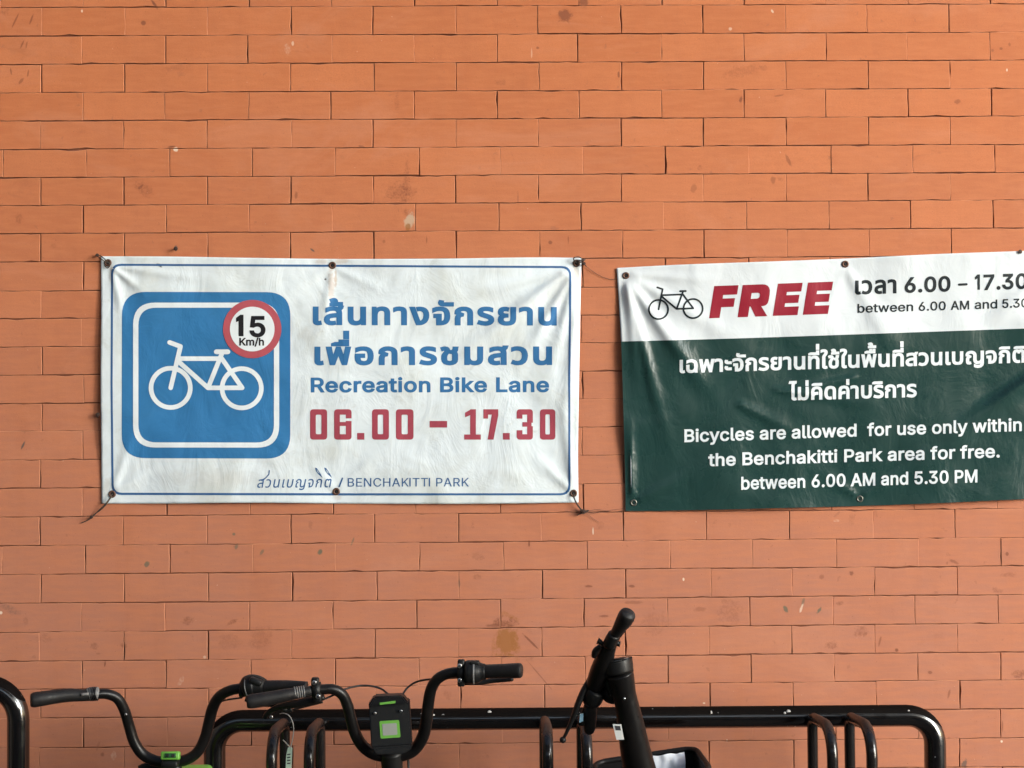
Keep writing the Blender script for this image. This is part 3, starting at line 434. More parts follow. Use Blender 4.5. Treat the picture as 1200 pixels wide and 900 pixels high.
def circ(cx, cy, r, n=48): return [(cx+r*math.cos(2*math.pi*i/n), cy+r*math.sin(2*math.pi*i/n)) for i in range(n)]
def stroke(a, b, w, n=6):
    a, b = np.array(a, float), np.array(b, float); th = math.atan2(b[1]-a[1], b[0]-a[0]); out = []
    for i in range(n+1): t = th-math.pi/2+math.pi*i/n; out.append((b[0]+math.cos(t)*w/2, b[1]+math.sin(t)*w/2))
    for i in range(n+1): t = th+math.pi/2+math.pi*i/n; out.append((a[0]+math.cos(t)*w/2, a[1]+math.sin(t)*w/2))
    return ccw(out)
def pline(pts, w): return [stroke(pts[i], pts[i+1], w) for i in range(len(pts)-1)]
def rect(x0, y0, x1, y1): return [(x0, y0), (x1, y0), (x1, y1), (x0, y1)]
def hole(c): return ccw(list(c))[::-1]
def ring(cx, cy, ro, ri, n=48): return [circ(cx, cy, ro, n), hole(circ(cx, cy, ri, n))]

def flat_mesh(cs, surf, nrm, eps, step):
    """fill the region of positive winding of contours cs (px), follow the cloth"""
    segs = []; V = []; E = []
    for c in cs:
        pts = []
        for i in range(len(c)):
            a, b = np.array(c[i-1], float), np.array(c[i], float); L = np.linalg.norm(b-a)
            if L < 1e-4: continue
            m = max(1, int(math.ceil(L/step)))
            for j in range(m): pts.append(a+(b-a)*j/m)
        k0 = len(V); V += pts; n = len(pts); E += [(k0+i, k0+(i+1) % n) for i in range(n)]
        P = np.array(pts); segs.append(np.concatenate([P, np.roll(P, -1, 0)], 1))
    S = np.concatenate(segs)
    def wind(Q):
        w = np.zeros(len(Q), int)
        for lo in range(0, len(Q), 400):
            q = Q[lo:lo+400]; y = q[:, 1][:, None]; x = q[:, 0][:, None]
            x0, y0, x1, y1 = S.T
            cr = (x1-x0)*(y-y0)-(x-x0)*(y1-y0)
            w[lo:lo+400] = ((y0 <= y) & (y1 > y) & (cr > 0)).sum(1) - ((y0 > y) & (y1 <= y) & (cr < 0)).sum(1)
        return w
    A = np.array(V); lo, hi = A.min(0), A.max(0)
    gx = np.arange(lo[0]+step*.37, hi[0], step); gy = np.arange(lo[1]+step*.41, hi[1], step)
    if len(gx) and len(gy):
        Q = np.array([(x+.013*j, y+.007*i) for i, x in enumerate(gx) for j, y in enumerate(gy)])
        Q = Q[wind(Q) > 0]; V = V + list(Q)
    vo, _, fo, _, _, _ = delaunay_2d_cdt([Vector((float(v[0]), float(v[1]))) for v in V], E, [], 0, 1e-4)
    vo = np.array([(v.x, v.y) for v in vo]); fo = np.array([f for f in fo if len(f) == 3])
    cen = vo[fo].mean(1); fo = fo[wind(cen) > 0]
    used = np.unique(fo); mp = -np.ones(len(vo), int); mp[used] = np.arange(len(used))
    vo = vo[used]; fo = mp[fo]
    me = bpy.data.meshes.new('print')
    P3 = [surf(x, y, eps) for x, y in vo]
    me.from_pydata([tuple(q) for q in P3], [], [tuple(int(i) for i in f) for f in fo])
    me.update()
    # face the camera side (-y)
    if sum(pl.normal.y*pl.area for pl in me.polygons) > 0: me.flip_normals()
    me.polygons.foreach_set('use_smooth', [True]*len(me.polygons))
    me['_n'] = 0
    nn = [nrm(x, y) for x, y in vo]
    me.normals_split_custom_set_from_vertices([tuple(q) for q in nn])
    return me

def edge_fn(pts):
    xs = np.array([p[0] for p in pts], float); ys = np.array([p[1] for p in pts], float)
    q = np.array(smooth_path(pts, 12)); t = np.linspace(0, 1, len(q))
    d = np.concatenate([[0], np.cumsum(np.linalg.norm(np.diff(q, axis=0), axis=1))]); d /= d[-1]
    return lambda u: np.array([np.interp(u, d, q[:, 0]), np.interp(u, d, q[:, 1])])
class Cloth:
    def __init__(s, top, bottom, left, right, depth):
        s.T, s.B, s.L, s.R = map(edge_fn, (top, bottom, left, right)); s.depth = depth
    def surf(s, x, y, eps=0.0):
        return at(x, y, s.depth(x, y)+eps)
    def nrm(s, x, y, h=1.2):
        a = s.surf(x+h, y)-s.surf(x-h, y); b = s.surf(x, y+h)-s.surf(x, y-h)
        n = a.cross(b).normalized()
        return -n if n.y > 0 else n
    def coons(s, u, v):
        c00, c10, c01, c11 = s.T(0), s.T(1), s.B(0), s.B(1)
        return (1-v)*s.T(u)+v*s.B(u)+(1-u)*s.L(v)+u*s.R(v)-((1-u)*(1-v)*c00+u*(1-v)*c10+(1-u)*v*c01+u*v*c11)
    def mesh(s, nu, nv, v0=0.0, v1=1.0, thick=.0007, pxfn=None):
        V = []; F_ = []
        uv = [(i/nu, v0+(v1-v0)*j/nv) for j in range(nv+1) for i in range(nu+1)]
        px = [(pxfn or s.coons)(u, v) for u, v in uv]
        n = len(px); W_ = nu+1
        V = [s.surf(*q) for q in px] + [s.surf(*q, -thick) for q in px]
        NN = [s.nrm(*q) for q in px]
        for j in range(nv):
            for i in range(nu):
                a = j*W_+i; F_.append((a, a+W_, a+W_+1, a+1)); F_.append((n+a, n+a+1, n+a+W_+1, n+a+W_))
        bd = [i for i in range(nu)] + [j*W_+nu for j in range(nv)] + [nv*W_+i for i in range(nu, 0, -1)] + [j*W_ for j in range(nv, 0, -1)]
        for k in range(len(bd)):
            a, b = bd[k], bd[(k+1) % len(bd)]; F_.append((a, b, n+b, n+a))
        me = bpy.data.meshes.new('cloth'); me.from_pydata([tuple(q) for q in V], [], F_); me.update()
        if me.polygons[0].normal.y > 0: me.flip_normals()
        return me

FOLD = 2.1
def fold(x, y, a, b, w, h, tail=.75):
    """soft ridge running from a (pinned end) to b, half width w px, height h m, fading towards b"""
    ax, ay = a; bx, by = b; L2 = (bx-ax)**2+(by-ay)**2; t = ((x-ax)*(bx-ax)+(y-ay)*(by-ay))/L2
    L = math.sqrt(L2); dperp = ((x-ax)*(by-ay)-(y-ay)*(bx-ax))/L
    env = max(0.0, min(1.0, t/.10))*max(0.0, min(1.0, (1.0-t)/tail)); env = env*env*(3-2*env)
    ww = w*(.45+.75*max(0, min(1, t)))
    return FOLD*h*env*math.exp(-(dperp/ww)**2)
def nz(x, y, s, z=0.0): return noise.noise(Vector((x/s, y/s, z)))
def pinch(x, y, pts, r): return min(1.0, min(math.hypot(x-a, y-b) for a, b in pts)/r)

def vinyl(name, col, rough, dirt, crk=.5, ink=False, spec=.22, stains=()):
    N = NT(name); p = N.pos()
    ps = scaled(N, p, (1, .2, 1))
    c = N.mix(N.math('MULTIPLY', N.ramp(N.noise(ps, 6, 5, .65, .3), .42, .75), dirt), col, tuple(a*b for a, b in zip(col[:3], (.80, .77, .70)))+(1,))
    fine = N.ramp(N.noise(ps, 26, 6, .72, .8), .56, .76)
    c = N.mix(N.math('MULTIPLY', fine, dirt*.8), c, tuple(a*b+.012 for a, b in zip(col[:3], (.72, .69, .64)))+(1,))
    wob = N.math('MULTIPLY', N.math('SUBTRACT', N.noise(p, 60, 4, .7), .5), 2.2)
    for (mx, my, rx, ry, deg, sc_, st) in stains:
        k = mpp(.01); mp = N.new('ShaderNodeMapping', vector_type='TEXTURE'); N.set(mp.inputs[0], p)
        mp.inputs['Location'].default_value = at(mx, my, .01); mp.inputs['Rotation'].default_value = (0, math.radians(deg), 0); mp.inputs['Scale'].default_value = (rx*k, 1, ry*k)
        ln = N.math('ADD', N.vmath('LENGTH', mp.outputs[0]).outputs['Value'], wob)
        c = N.mix(N.ramp(ln, 1.3, .3, 0, st), c, sc_)
    N.set(N.b.inputs['Base Color'], c)
    N.set(N.b.inputs['Roughness'], N.ramp(N.noise(ps, 12, 4), .3, .7, rough*.85, min(1, rough*1.2)))
    N.b.inputs['Specular IOR Level'].default_value = spec
    # shallow creases from folding, plus the cloth's weave
    patchy = N.ramp(N.noise(ps, 4.3, 2), .45, .65)
    h = N.math('ADD', N.noise(ps, 6, 2, .45, .5), N.math('MULTIPLY', N.math('MULTIPLY', N.noise(ps, 24, 3, .5, .4), patchy), .20))
    h = N.math('ADD', h, N.math('MULTIPLY', N.noise(scaled(N, ps, (1, 1, .6)), 11, 4, .62, 1.0), .36))
    nb = N.bump(h, crk, .014)
    nb = N.bump(N.noise(ps, 900, 1), .06, .0005, nb)
    N.set(N.b.inputs['Normal'], nb)
    return N.m

def words_of(cs, gap):
    out = []
    for c in sorted(cs, key=lambda c: min(q[0] for q in c)):
        a, b = min(q[0] for q in c), max(q[0] for q in c)
        if out and a - out[-1][1] < gap: out[-1][0].append(c); out[-1][1] = max(out[-1][1], b)
        else: out.append([[c], b])
    return [o[0] for o in out]
def lettering(name, parent, cloth, cs, mat, lvl=1, step=5.0):
    if name in ('english_lettering', 'hours_lettering'):         # one part per printed word
        for w in words_of(cs, 3.4 if name[0] == 'e' else 7.6): o = link(name, flat_mesh(w, cloth.surf, cloth.nrm, .0005*lvl, min(step, 4.0)), mat, parent, smooth=True)
        return o
    return link(name, flat_mesh(cs, cloth.surf, cloth.nrm, .0005*lvl, min(step, 4.0)), mat, parent, smooth=True)
def eyelet(parent, cloth, x, y, r=4.2, mat=None, dark=None):
    c = cloth.surf(x, y, .0006); n = cloth.nrm(x, y); k = mpp(.01)
    b = MB(); b.torus(c, n, r*k*.72, r*k*.30, 28, 10)
    o = link('eyelet', b.mesh('eyelet'), mat, parent)
    b = MB(); b.cyl(c-n*.0003, c+n*.0006, r*k*.62, seg=24)
    link('eyelet_hole', b.mesh('eyelet_hole'), dark, o)
    return o
def bicycle_icon(map_, w):
    """contours of the bicycle pictogram; map_ takes icon coords (zoomed photo px of the blue panel)"""
    P = lambda x, y: map_(x, y); cs = []
    def R_(cx, cy, r):
        out = [P(cx+(r)*math.cos(2*math.pi*i/56), cy+r*math.sin(2*math.pi*i/56)) for i in range(56)]
        return out
    k = w
    for cx, cy in ((400, 658), (733, 660)):
        c = P(cx, cy); e = P(cx+92, cy); ro = math.hypot(e[0]-c[0], e[1]-c[1])
        cs += ring(c[0], c[1], ro+k/2, ro-k/2, 56)
    cs += [stroke(P(395, 445), P(446, 464), k), stroke(P(446, 464), P(400, 658), k), stroke(P(436, 521), P(640, 521), k), stroke(P(436, 534), P(575, 658), k),
           stroke(P(575, 658), P(735, 658), k), stroke(P(575, 658), P(643, 490), k), stroke(P(640, 521), P(735, 658), k), stroke(P(614, 489), P(668, 489), k*1.05)]
    return cs
def d0(x, y, w, h, t, r=4): return [rpoly(rect(x, y, x+w, y+h), r), hole(rpoly(rect(x+t, y+t*.95, x+w-t, y+h-t*.95), 1.6))]
def d6(x, y, w, h, t): return [rpoly(rect(x, y, x+w, y+h), 4), hole(rect(x+t, y+t*.95, x+w-t, y+h*.42)), hole(rect(x+w-t, y+h*.30, x+w+2, y+h*.385)), hole(rect(x+t, y+h*.55, x+w-t, y+h-t*.95))]
def d3(x, y, w, h, t): return [rpoly(rect(x, y, x+w, y+h), [4, 4, 4, 4]), hole(rect(x+t, y+t*.95, x+w-t, y+h*.425)), hole(rect(x-2, y+h*.31, x+t, y+h*.69)), hole(rect(x+t, y+h*.575, x+w-t, y+h-t*.95)), hole([(x+w-1.6, y+h*.5-2), (x+w+2, y+h*.5-2), (x+w+2, y+h*.5+2), (x+w-1.6, y+h*.5+2)])]
def d1(x, y, w, h, t): return [ccw([(x+w*.36, y), (x+w*.36+t, y), (x+w*.36+t, y+h), (x+w*.36, y+h)]), rect(x, y+h-t*.9, x+w, y+h), ccw([(x+w*.36+1, y), (x+w*.36+1, y+6.5), (x+1, y+9.5), (x+1, y+4)])]
def d7(x, y, w, h, t): return [rect(x, y, x+w, y+t*.95), rect(x, y, x+5.5, y+11), ccw([(x+w, y), (x+w, y+t*1.1), (x+w*.68, y+h), (x+w*.28, y+h), (x+w*.60, y+t*.5)])]

nail_m = paint('rusty_nail', (.055, .03, .022), .7, metal=.3, var=.4)
eye_m = paint('eyelet_rust', (.13, .07, .05), .55, metal=.6, var=.35)
eye_b = paint('eyelet_brass', (.16, .16, .14), .4, metal=.8, var=.25)
dark_m = paint('eyelet_dark', (.012, .010, .010), .8)
WHITE1 = (.680, .745, .780, 1)

# ---------------------------------------------------------------- white banner
EY1 = [(126.5, 308), (389.5, 311), (675.5, 308.5), (131.5, 579), (394, 576), (672, 578)]
FOLDS1 = [((674, 312), (540, 415), 10, .0045), ((674, 314), (596, 452), 8, .0042), ((674, 314), (478, 362), 9, .0030), ((674, 318), (640, 470), 9, .0038), ((676, 330), (658, 560), 8, .0028), ((672, 314), (430, 500), 12, .0016),
          ((130, 312), (176, 348), 5, .0030), ((131, 314), (150, 400), 6, .0022), ((131, 312), (260, 330), 6, .0016), ((390, 312), (372, 420), 7, .0018), ((390, 313), (300, 360), 8, .0014), ((390, 313), (480, 355), 8, .0014),
          ((132, 577), (200, 540), 7, .0024), ((132, 577), (165, 480), 7, .0018), ((394, 575), (350, 530), 8, .0012), ((394, 575), (460, 520), 8, .0014), ((672, 577), (610, 520), 8, .0020), ((672, 577), (655, 430), 8, .0022)]
def depth1(x, y):
    e = pinch(x, y, EY1, 95.0); e = e*e*(3-2*e)
    d = .0035 + .0075*e
    d += sum(fold(x, y, *f) for f in FOLDS1)
    d += e*(.0036*nz(x, y, 95, 1.7)+.0026*nz(x, y, 42, 5.1)) + .0009*nz(x*1.3, y, 19, 9.2)*(.35+max(0, nz(x, y, 120, 3.3))*2)
    d += .0012*math.sin(x*.021+.6)*max(0, 1-abs(y-590)/60)
    return max(.0016, d)
C1 = Cloth([(118.3, 300.3), (200, 300.6), (300, 302.2), (400, 303.4), (520, 303.0), (600, 301.8), (640, 301.6), (681.5, 302.2)],
           [(119.2, 590), (200, 590), (300, 589.2), (395, 590), (500, 590.5), (600, 590), (678, 588.8)],
           [(118.3, 300.3), (118.6, 370), (118.0, 450), (118.8, 530), (119.2, 590)],
           [(681.5, 302.2), (680, 370), (678.6, 450), (677.4, 530), (678, 588.8)], depth1)
RUST = (.42, .24, .12, 1)
v_white = vinyl('white_vinyl', WHITE1, .50, .85, .72, stains=[(388, 332, 4, 26, 0, RUST, .42), (393, 325, 1.6, 12, 0, RUST, .5), (130, 320, 3, 12, 0, RUST, .3), (675, 318, 4, 10, 0, RUST, .35), (396, 582, 6, 5, 0, RUST, .25), (400, 305, 9, 5, 0, RUST, .35), (376, 306, 8, 4, 0, RUST, .3), (381, 327, 1.3, 1, 0, (.05, .04, .04, 1), .9),
   (187, 311, 3.6, 1.6, 35, (.06, .05, .05, 1), .95), (124, 570, 5, 14, 10, (.35, .30, .24, 1), .35), (360, 392, 12, 10, 0, (.5, .47, .42, 1), .25), (655, 340, 14, 30, 30, (.42, .40, .37, 1), .25), (250, 560, 60, 10, 0, (.5, .49, .47, 1), .25)])
v_blue = vinyl('blue_ink', (.034, .172, .385, 1), .48, .55, .68)
v_blue2 = vinyl('letter_blue_ink', (.036, .150, .340, 1), .48, .3, .55)
v_navy = vinyl('navy_ink', (.040, .115, .27, 1), .48, .2, .55)
v_white2 = vinyl('white_ink', (.72, .77, .80, 1), .5, .25, .55)
v_red = vinyl('faded_red_ink', (.34, .058, .085, 1), .5, .3, .55)
v_ringred = vinyl('ring_red_ink', (.42, .085, .105, 1), .5, .3, .55)
v_black = vinyl('black_ink', (.014, .013, .015, 1), .45, .05, .55)

wb = thing('banner', at(399, 590, .006), 'white vinyl banner with blue bicycle panel and red opening hours, tied to the brick wall', 'banner')
link('cloth', C1.mesh(230, 118), v_white, wb)
lettering('border_line', wb, C1, [rpoly([(130.2, 309), (390, 310.2), (669.8, 311.8), (668.4, 450), (668.6, 580.4), (400, 580.6), (130.8, 580), (129.6, 450)], [12, 0, 12, 0, 12, 0, 12, 0]),
          hole(rpoly([(132.6, 311.4), (390, 312.7), (667.3, 314.2), (666, 450), (666.2, 578), (400, 578), (133.2, 577.4), (132, 450)], [10, 0, 10, 0, 10, 0, 10, 0]))], v_navy, 1)
pan = lettering('blue_panel', wb, C1, [rpoly([(143, 342), (340.3, 342.4), (340.2, 537.4), (142.6, 536.8)], 28, 9)], v_blue, 1, 5)
lettering('white_outline', pan, C1, [rpoly([(156, 354.6), (327.2, 354.6), (327.2, 524.6), (156, 524.4)], 26, 9), hole(rpoly([(162.2, 360.6), (321, 360.6), (321, 518.6), (162.2, 518.4)], 21, 9))], v_white2, 2.2)
lettering('bicycle_symbol', pan, C1, bicycle_icon(lambda x, y: (100+x/4, 290+y/4), 5.4), v_white2, 2.2)
rd = lettering('speed_limit_sign', wb, C1, [circ(295.6, 385.6, 34.2, 64)], v_ringred, 3.4)
lettering('white_disc', rd, C1, [circ(295.6, 385.6, 26.2, 56)], v_white2, 4.6)
lettering('speed_number', rd, C1, [ccw([(285.4, 368.8), (285.4, 394), (279.6, 394), (279.6, 376.2), (276.6, 377.6), (276.6, 372.6), (281.6, 368.8)])] + fit(layout('5', 'L', 24), 292.3, 311.2, 394, 394, 25.2, 517+48), v_black, 5.6, 3)
lettering('speed_unit', rd, C1, fit(layout('Km/h', 'L', 24), 280.4, 309.4, 404.6, 404.6, 8.8, 517+28), v_black, 5.6, 3)
lettering('thai_lettering', wb, C1, fit(layout('เส้นทางจักรยาน', 'T', 27, 46), 366.5, 652.5, 379.6, 380.2, 20.8, 415), v_blue2, 1)
lettering('thai_lettering', wb, C1, fit(layout('เพื่อการชมสวน', 'T', 27, 52), 368.5, 647, 426.6, 426.4, 20.8, 415), v_blue2, 1)
lettering('english_lettering', wb, C1, fit(layout('Recreation Bike Lane', 'L', 24, 22), 364.2, 643.6, 459.2, 458.8, 17.6, 517+44), v_blue2, 1)
t = 6.7; y = 479.6; h = 35.6
cs = d0(363.4, y, 20, h, t)+d6(391.6, y, 20.4, h, t)+[rect(418.6, y+h-7.8, 427, y+h)]+d0(436, y, 19.8, h, t)+d0(464, y, 20.6, h, t)+[rect(503.5, 493.3, 524, 501)]
cs += d1(544, y, 19.5, h, t)+d7(566.5, y, 17.4, h, t)+[rect(589.4, y+h-7.8, 597.4, y+h)]+d3(605.5, y, 19, h, t)+d0(632.8, y, 18, h, t*.95)
lettering('hours_lettering', wb, C1, cs, v_red, 1, 4)
lettering('park_lettering', wb, C1, fit(layout('BENCHAK|TT| PARK', 'L', 2, 18), 407.5, 549.5, 570.2, 570, 10.2, 525)+[stroke((397.6, 570), (401.2, 560.6), 1.8)], v_navy, 1, 4)
sw = fit(layout('สวนเบญจกต', 'T', 3, 50), 301, 387, 571.5, 571, 10.2, 400, .20)
leaf = lambda x, y: [ccw([(x, y), (x+2.2, y+.6), (x+6.8, y+7.4), (x+9.2, y+12.2), (x+4.6, y+8.2), (x+1.2, y+4)]), hole([(x+1.6, y+1.8), (x+3.4, y+3.6), (x+5.8, y+7.4), (x+3.2, y+5.4)])]
sw += leaf(369, 548)+leaf(380, 548)+pline([(306, 563), (311, 560.4), (315, 556), (315.6, 551.4)], 1.3)
lettering('script_lettering', wb, C1, sw, v_navy, 1, 3)
for x, y in EY1: eyelet(wb, C1, x, y, 4.4, eye_m, dark_m)

# ---------------------------------------------------------------- green banner
EY2 = [(733.5, 323), (990.5, 309.5), (1247, 296), (742.5, 589), (1007.5, 584.5), (1268, 578)]
FOLDS2 = [((733, 324), (860, 500), 11, .0052), ((733, 324), (800, 585), 9, .0040), ((734, 322), (900, 420), 12, .0030), ((733, 326), (752, 480), 7, .0034), ((734, 321), (870, 330), 7, .0018),
          ((990, 311), (950, 420), 8, .0008), ((990, 311), (1060, 430), 12, .0020), ((742, 588), (738, 470), 5, .0034), ((743, 588), (830, 545), 9, .0020), ((1268, 400), (1040, 580), 16, .0050), ((1230, 430), (1090, 520), 10, .0032), ((1247, 298), (1120, 420), 12, .0030),
          ((1007, 583), (940, 540), 9, .0016), ((1007, 583), (1100, 530), 10, .0020), ((1247, 298), (1200, 500), 12, .0026), ((860, 470), (960, 520), 9, .0024), ((900, 455), (1060, 480), 7, .0016), ((1010, 440), (890, 470), 8, .0020)]
def depth2(x, y):
    e = pinch(x, y, EY2, 100.0); e = e*e*(3-2*e)
    d = .004 + .010*e
    d += sum(fold(x, y, *f) for f in FOLDS2)
    d += e*(.0042*nz(x, y, 105, 11.7)+.0020*nz(x, y*.7, 40, 15.1)) + .0006*nz(x*1.2, y*.6, 17, 19.2)
    d += .0011*math.sin((x*.8+y*.12)*.095)*e
    return max(.0016, d)
C2 = Cloth([(722.5, 314), (800, 310), (900, 306.5), (990, 303), (1100, 297.6), (1200, 294), (1262, 290.5)],
           [(733, 599), (800, 598.2), (900, 595.8), (1007, 593), (1100, 589.6), (1200, 585), (1281, 582)],
           [(722.5, 314), (726.3, 370), (728.6, 420), (731, 500), (732.6, 560), (733, 599)],
           [(1262, 290.5), (1266, 340), (1271, 430), (1276, 520), (1281, 582)], depth2)
g_white = vinyl('clean_white_vinyl', (.635, .680, .710, 1), .42, .18, .5)
g_green = vinyl('dark_green_ink', (.0150, .046, .042, 1), .28, .3, .6, spec=.34)
g_wink = vinyl('banner_white_ink', (.68, .73, .76, 1), .45, .08, .5)
g_red = vinyl('crimson_ink', (.26, .012, .028, 1), .42, .15, .5)
g_dark = vinyl('charcoal_ink', (.014, .020, .024, 1), .42, .1, .5)
gb = thing('banner', at(1000, 593, .006), 'dark green and white vinyl banner with the red word FREE, cut by the photo edge', 'banner')
link('cloth', C2.mesh(230, 118), g_white, gb)
bnd = edge_fn([(727.8, 400.2), (850, 397), (1010, 391.6), (1200, 385), (1269, 383)])
bl = [tuple(bnd(i/40)) for i in range(41)]
be = [tuple(C2.B(i/40)) for i in range(41)]
le = [tuple(C2.L(.303+(1-.303)*i/12)) for i in range(1, 12)]; re_ = [tuple(C2.R(.318+(1-.318)*i/12)) for i in range(1, 12)]
lettering('green_field', gb, C2, [ccw(bl+re_+be[::-1]+le[::-1])], g_green, 2.2, 4)
th = math.radians(-1.9); kx = .4865
def icon2(x, y):
    X, Y = (x-566)/4*kx, (y-658)/4*kx
    return (791.9+X*math.cos(th)-Y*math.sin(th), 362.0+X*math.sin(th)+Y*math.cos(th))
lettering('bicycle_symbol', gb, C2, bicycle_icon(icon2, 2.1), g_dark, 1, 4)
def blk(polys, x0, w, yb, hh=37.8, sh=.16):
    out = []
    for p, hl in polys:
        q = [(x0+px*w+(1-py)*hh*sh - (px*w)*0, yb-(1-py)*hh-px*w*.037) for px, py in p]
        q = ccw(q); out.append(q[::-1] if hl else q)
    return out
def rr(p, r, n=5): return [tuple(q) for q in rpoly(p, r, n)]
Fp = [(((0, 0), (1, 0), (1, .29), (.43, .29), (.43, .40), (.94, .40), (.94, .67), (.43, .67), (.43, 1), (0, 1)), 0)]
Ep = [(((0, 0), (1, 0), (1, .27), (.42, .27), (.42, .37), (.95, .37), (.95, .62), (.42, .62), (.42, .73), (1, .73), (1, 1), (0, 1)), 0)]
Rp = [(rr([(0, 0), (1, 0), (1, .68), (.62, .68), (0, .68)], [0, .32, .30, 0, 0]), 0), (((0, 0), (.36, 0), (.36, 1), (0, 1)), 0), (((.34, .60), (.70, .60), (1.04, 1), (.62, 1)), 0), (rr([(.36, .26), (.66, .26), (.66, .44), (.36, .44)], [0, .09, .09, 0]), 1)]
fr = blk(Fp, 831, 28.5, 373)+blk(Rp, 864.4, 33.5, 371.8)+blk(Ep, 905.6, 29, 370.2)+blk(Ep, 940.8, 29.5, 368.9)
lettering('free_lettering', gb, C2, fr, g_red, 1, 4)
def one(x, yb, h, w): return [ccw([(x+w, yb-h), (x+w, yb), (x+w-2.9, yb), (x+w-2.9, yb-h+4.6), (x, yb-h+6.4), (x, yb-h+3.2), (x+w-2.9, yb-h)])]
sl = lambda x, xa, ya, s: ya+(x-xa)*s
hdr = fit(layout('เวลา', 'T', 22, 30), 1002.2, 1050.6, 344.4, 342.9, 15.8, 405)
hdr += fit(layout('6.00', 'L', 25, 14), 1060, 1114, 342.6, 340.8, 18, 517+30)+[stroke((1124, 333.6), (1132.6, 333.2), 2.8)]
hdr += one(1142.4, 339.6, 18, 6)+fit(layout('7.30', 'L', 25, 14), 1152.5, 1204, 339.4, 337.6, 18, 517+30)+fit(layout('น', 'T', 16), 1214, 1229, 337.2, 336.8, 15.8, 405)+[circ(1235, 335, 1.8, 12)]
lettering('hours_lettering', gb, C2, hdr, g_dark, 1, 4)
h2 = fit(layout('between', 'L', 15, 6), 1004.8, 1070.2, 366.4, 364.4, 10.4, 517+14)+fit(layout('6.00', 'L', 15, 6), 1076.6, 1108.4, 364.2, 363.2, 10.4, 517+14)+fit(layout('AM', 'L', 15, 6), 1114.2, 1135.8, 363, 362.4, 10.4, 517+14)
h2 += fit(layout('and', 'L', 15, 6), 1142.2, 1168.8, 362, 361.2, 10.4, 517+14)+fit(layout('5.30 PM', 'L', 15, 6), 1174.6, 1230, 360.8, 359, 10.4, 517+14)
lettering('english_lettering', gb, C2, h2, g_dark, 1, 4)
lettering('thai_lettering', gb, C2, fit(layout('เฉพาะจักรยานที่ใช้ในพื้นที่สวนเบญจกิติ', 'T', 21, 6), 796.4, 1201, 436.6, 424.2, 15.2, 410), g_wink, 4, 4)
lettering('thai_lettering', gb, C2, fit(layout('ไม่คิดค่าบริการ', 'T', 21, 6), 924, 1074.4, 468.6, 464.6, 15.2, 410), g_wink, 4, 4)
lettering('english_lettering', gb, C2, fit(layout('Bicycles are allowed  for use only within', 'L', 20, 8), 802, 1197.4, 517.8, 504.6, 15, 517+24), g_wink, 4, 4)
lettering('english_lettering', gb, C2, fit(layout('the Benchakitti Park area for free.', 'L', 20, 8), 830, 1171.6, 546, 535.6, 15, 517+24), g_wink, 4, 4)
lettering('english_lettering', gb, C2, fit(layout('between 6.00 AM and 5.30 PM', 'L', 20, 8), 868.6, 1145.4, 573.4, 564.8, 15, 517+24), g_wink, 4, 4)
for i, (x, y) in enumerate(EY2): eyelet(gb, C2, x, y, 4.2, eye_m if i < 3 else eye_b, dark_m)

# ---------------------------------------------------------------- cords and nails that hold the banners
cord_m = paint('weathered_cord', (.06, .045, .035), .9, var=.4)
wire_m = paint('thin_wire', (.09, .055, .04), .8, var=.3)
def cord(label, runs, nails, mat, dia):
    r = thing('tie_cord', at(nails[0][0], nails[0][1], 0), label, 'cord', 'cords and nails holding the banners')
    for i, run in enumerate(runs):
        V, _ = px_path(run, 8); b = MB(); b.tube(V, dia/2, 8); link('strand', b.mesh('strand'), mat, r)
    for (x, y) in nails:
        b = MB(); p0 = at(x, y, -.004); p1 = at(x, y, .016)+Vector((0, 0, .002)); b.cyl(p0, p1, .0018, seg=10); b.cyl(p1, p1+Vector((0, -.0016, .0002)), .0042, seg=14, bevel=.0005)
        link('nail', b.mesh('nail'), nail_m, r)
cord('short frayed cord tying the upper left corner of the white banner to a nail', [[(112, 299.5, .004), (117, 302, .012), (122, 306, .014), (126.5, 308.5, .012)], [(113, 298, .006), (119, 300.5, .014), (124, 305, .015), (129, 310, .012), (126, 314, .010), (122, 311, .010)]], [(114, 300)], cord_m, .0026)
cord('short frayed cord knotted at the upper right corner of the white banner', [[(675.5, 308.5, .012), (679, 307.5, .016), (684, 309, .012), (687, 312, .006)], [(675, 306, .012), (680, 305, .018), (686, 304, .01)], [(676, 309, .012), (672, 303, .013), (678, 301, .014), (683, 304, .008)]], [(683, 306)], cord_m, .0028)
cord('thin loose wire running from the white banner across the bricks to the green banner', [[(684, 309, .006), (692, 316, .004), (703, 323, .003), (714, 327, .003), (724, 327, .004)]], [(684.5, 310)], wire_m, .0011)
cord('slack brown cord tail hanging from the lower left corner of the white banner', [[(131.5, 579, .013), (124, 590, .014), (115, 599, .006), (107, 607, .003), (100, 611, .003), (95, 613, .003)], [(131, 582, .013), (121, 595, .012), (109, 604, .004), (104, 609.5, .003)]], [(107, 607)], cord_m, .0022)
cord('dark knotted cord with frayed ends under the lower right corner of the white banner', [[(672, 578, .013), (674, 586, .014), (679, 594, .010), (684, 599, .004), (688, 600, .004)], [(671, 580, .013), (676, 591, .012), (682, 600, .004), (676, 604, .003)], [(684, 599, .005), (690, 598, .006), (683, 602, .006), (680, 598, .006), (686, 600, .004)]], [(683.5, 599.5)], cord_m, .0023)
cord('thin grey wire strands stretched between the two lower corners of the banners', [[(684, 600, .004), (698, 601, .003), (714, 598, .003), (731, 596, .004)], [(684, 600, .004), (700, 597, .003), (718, 600, .003), (732, 598, .004)], [(684, 600, .004), (693, 606, .003), (702, 612, .002)]], [(685, 600.5)], wire_m, .0007)
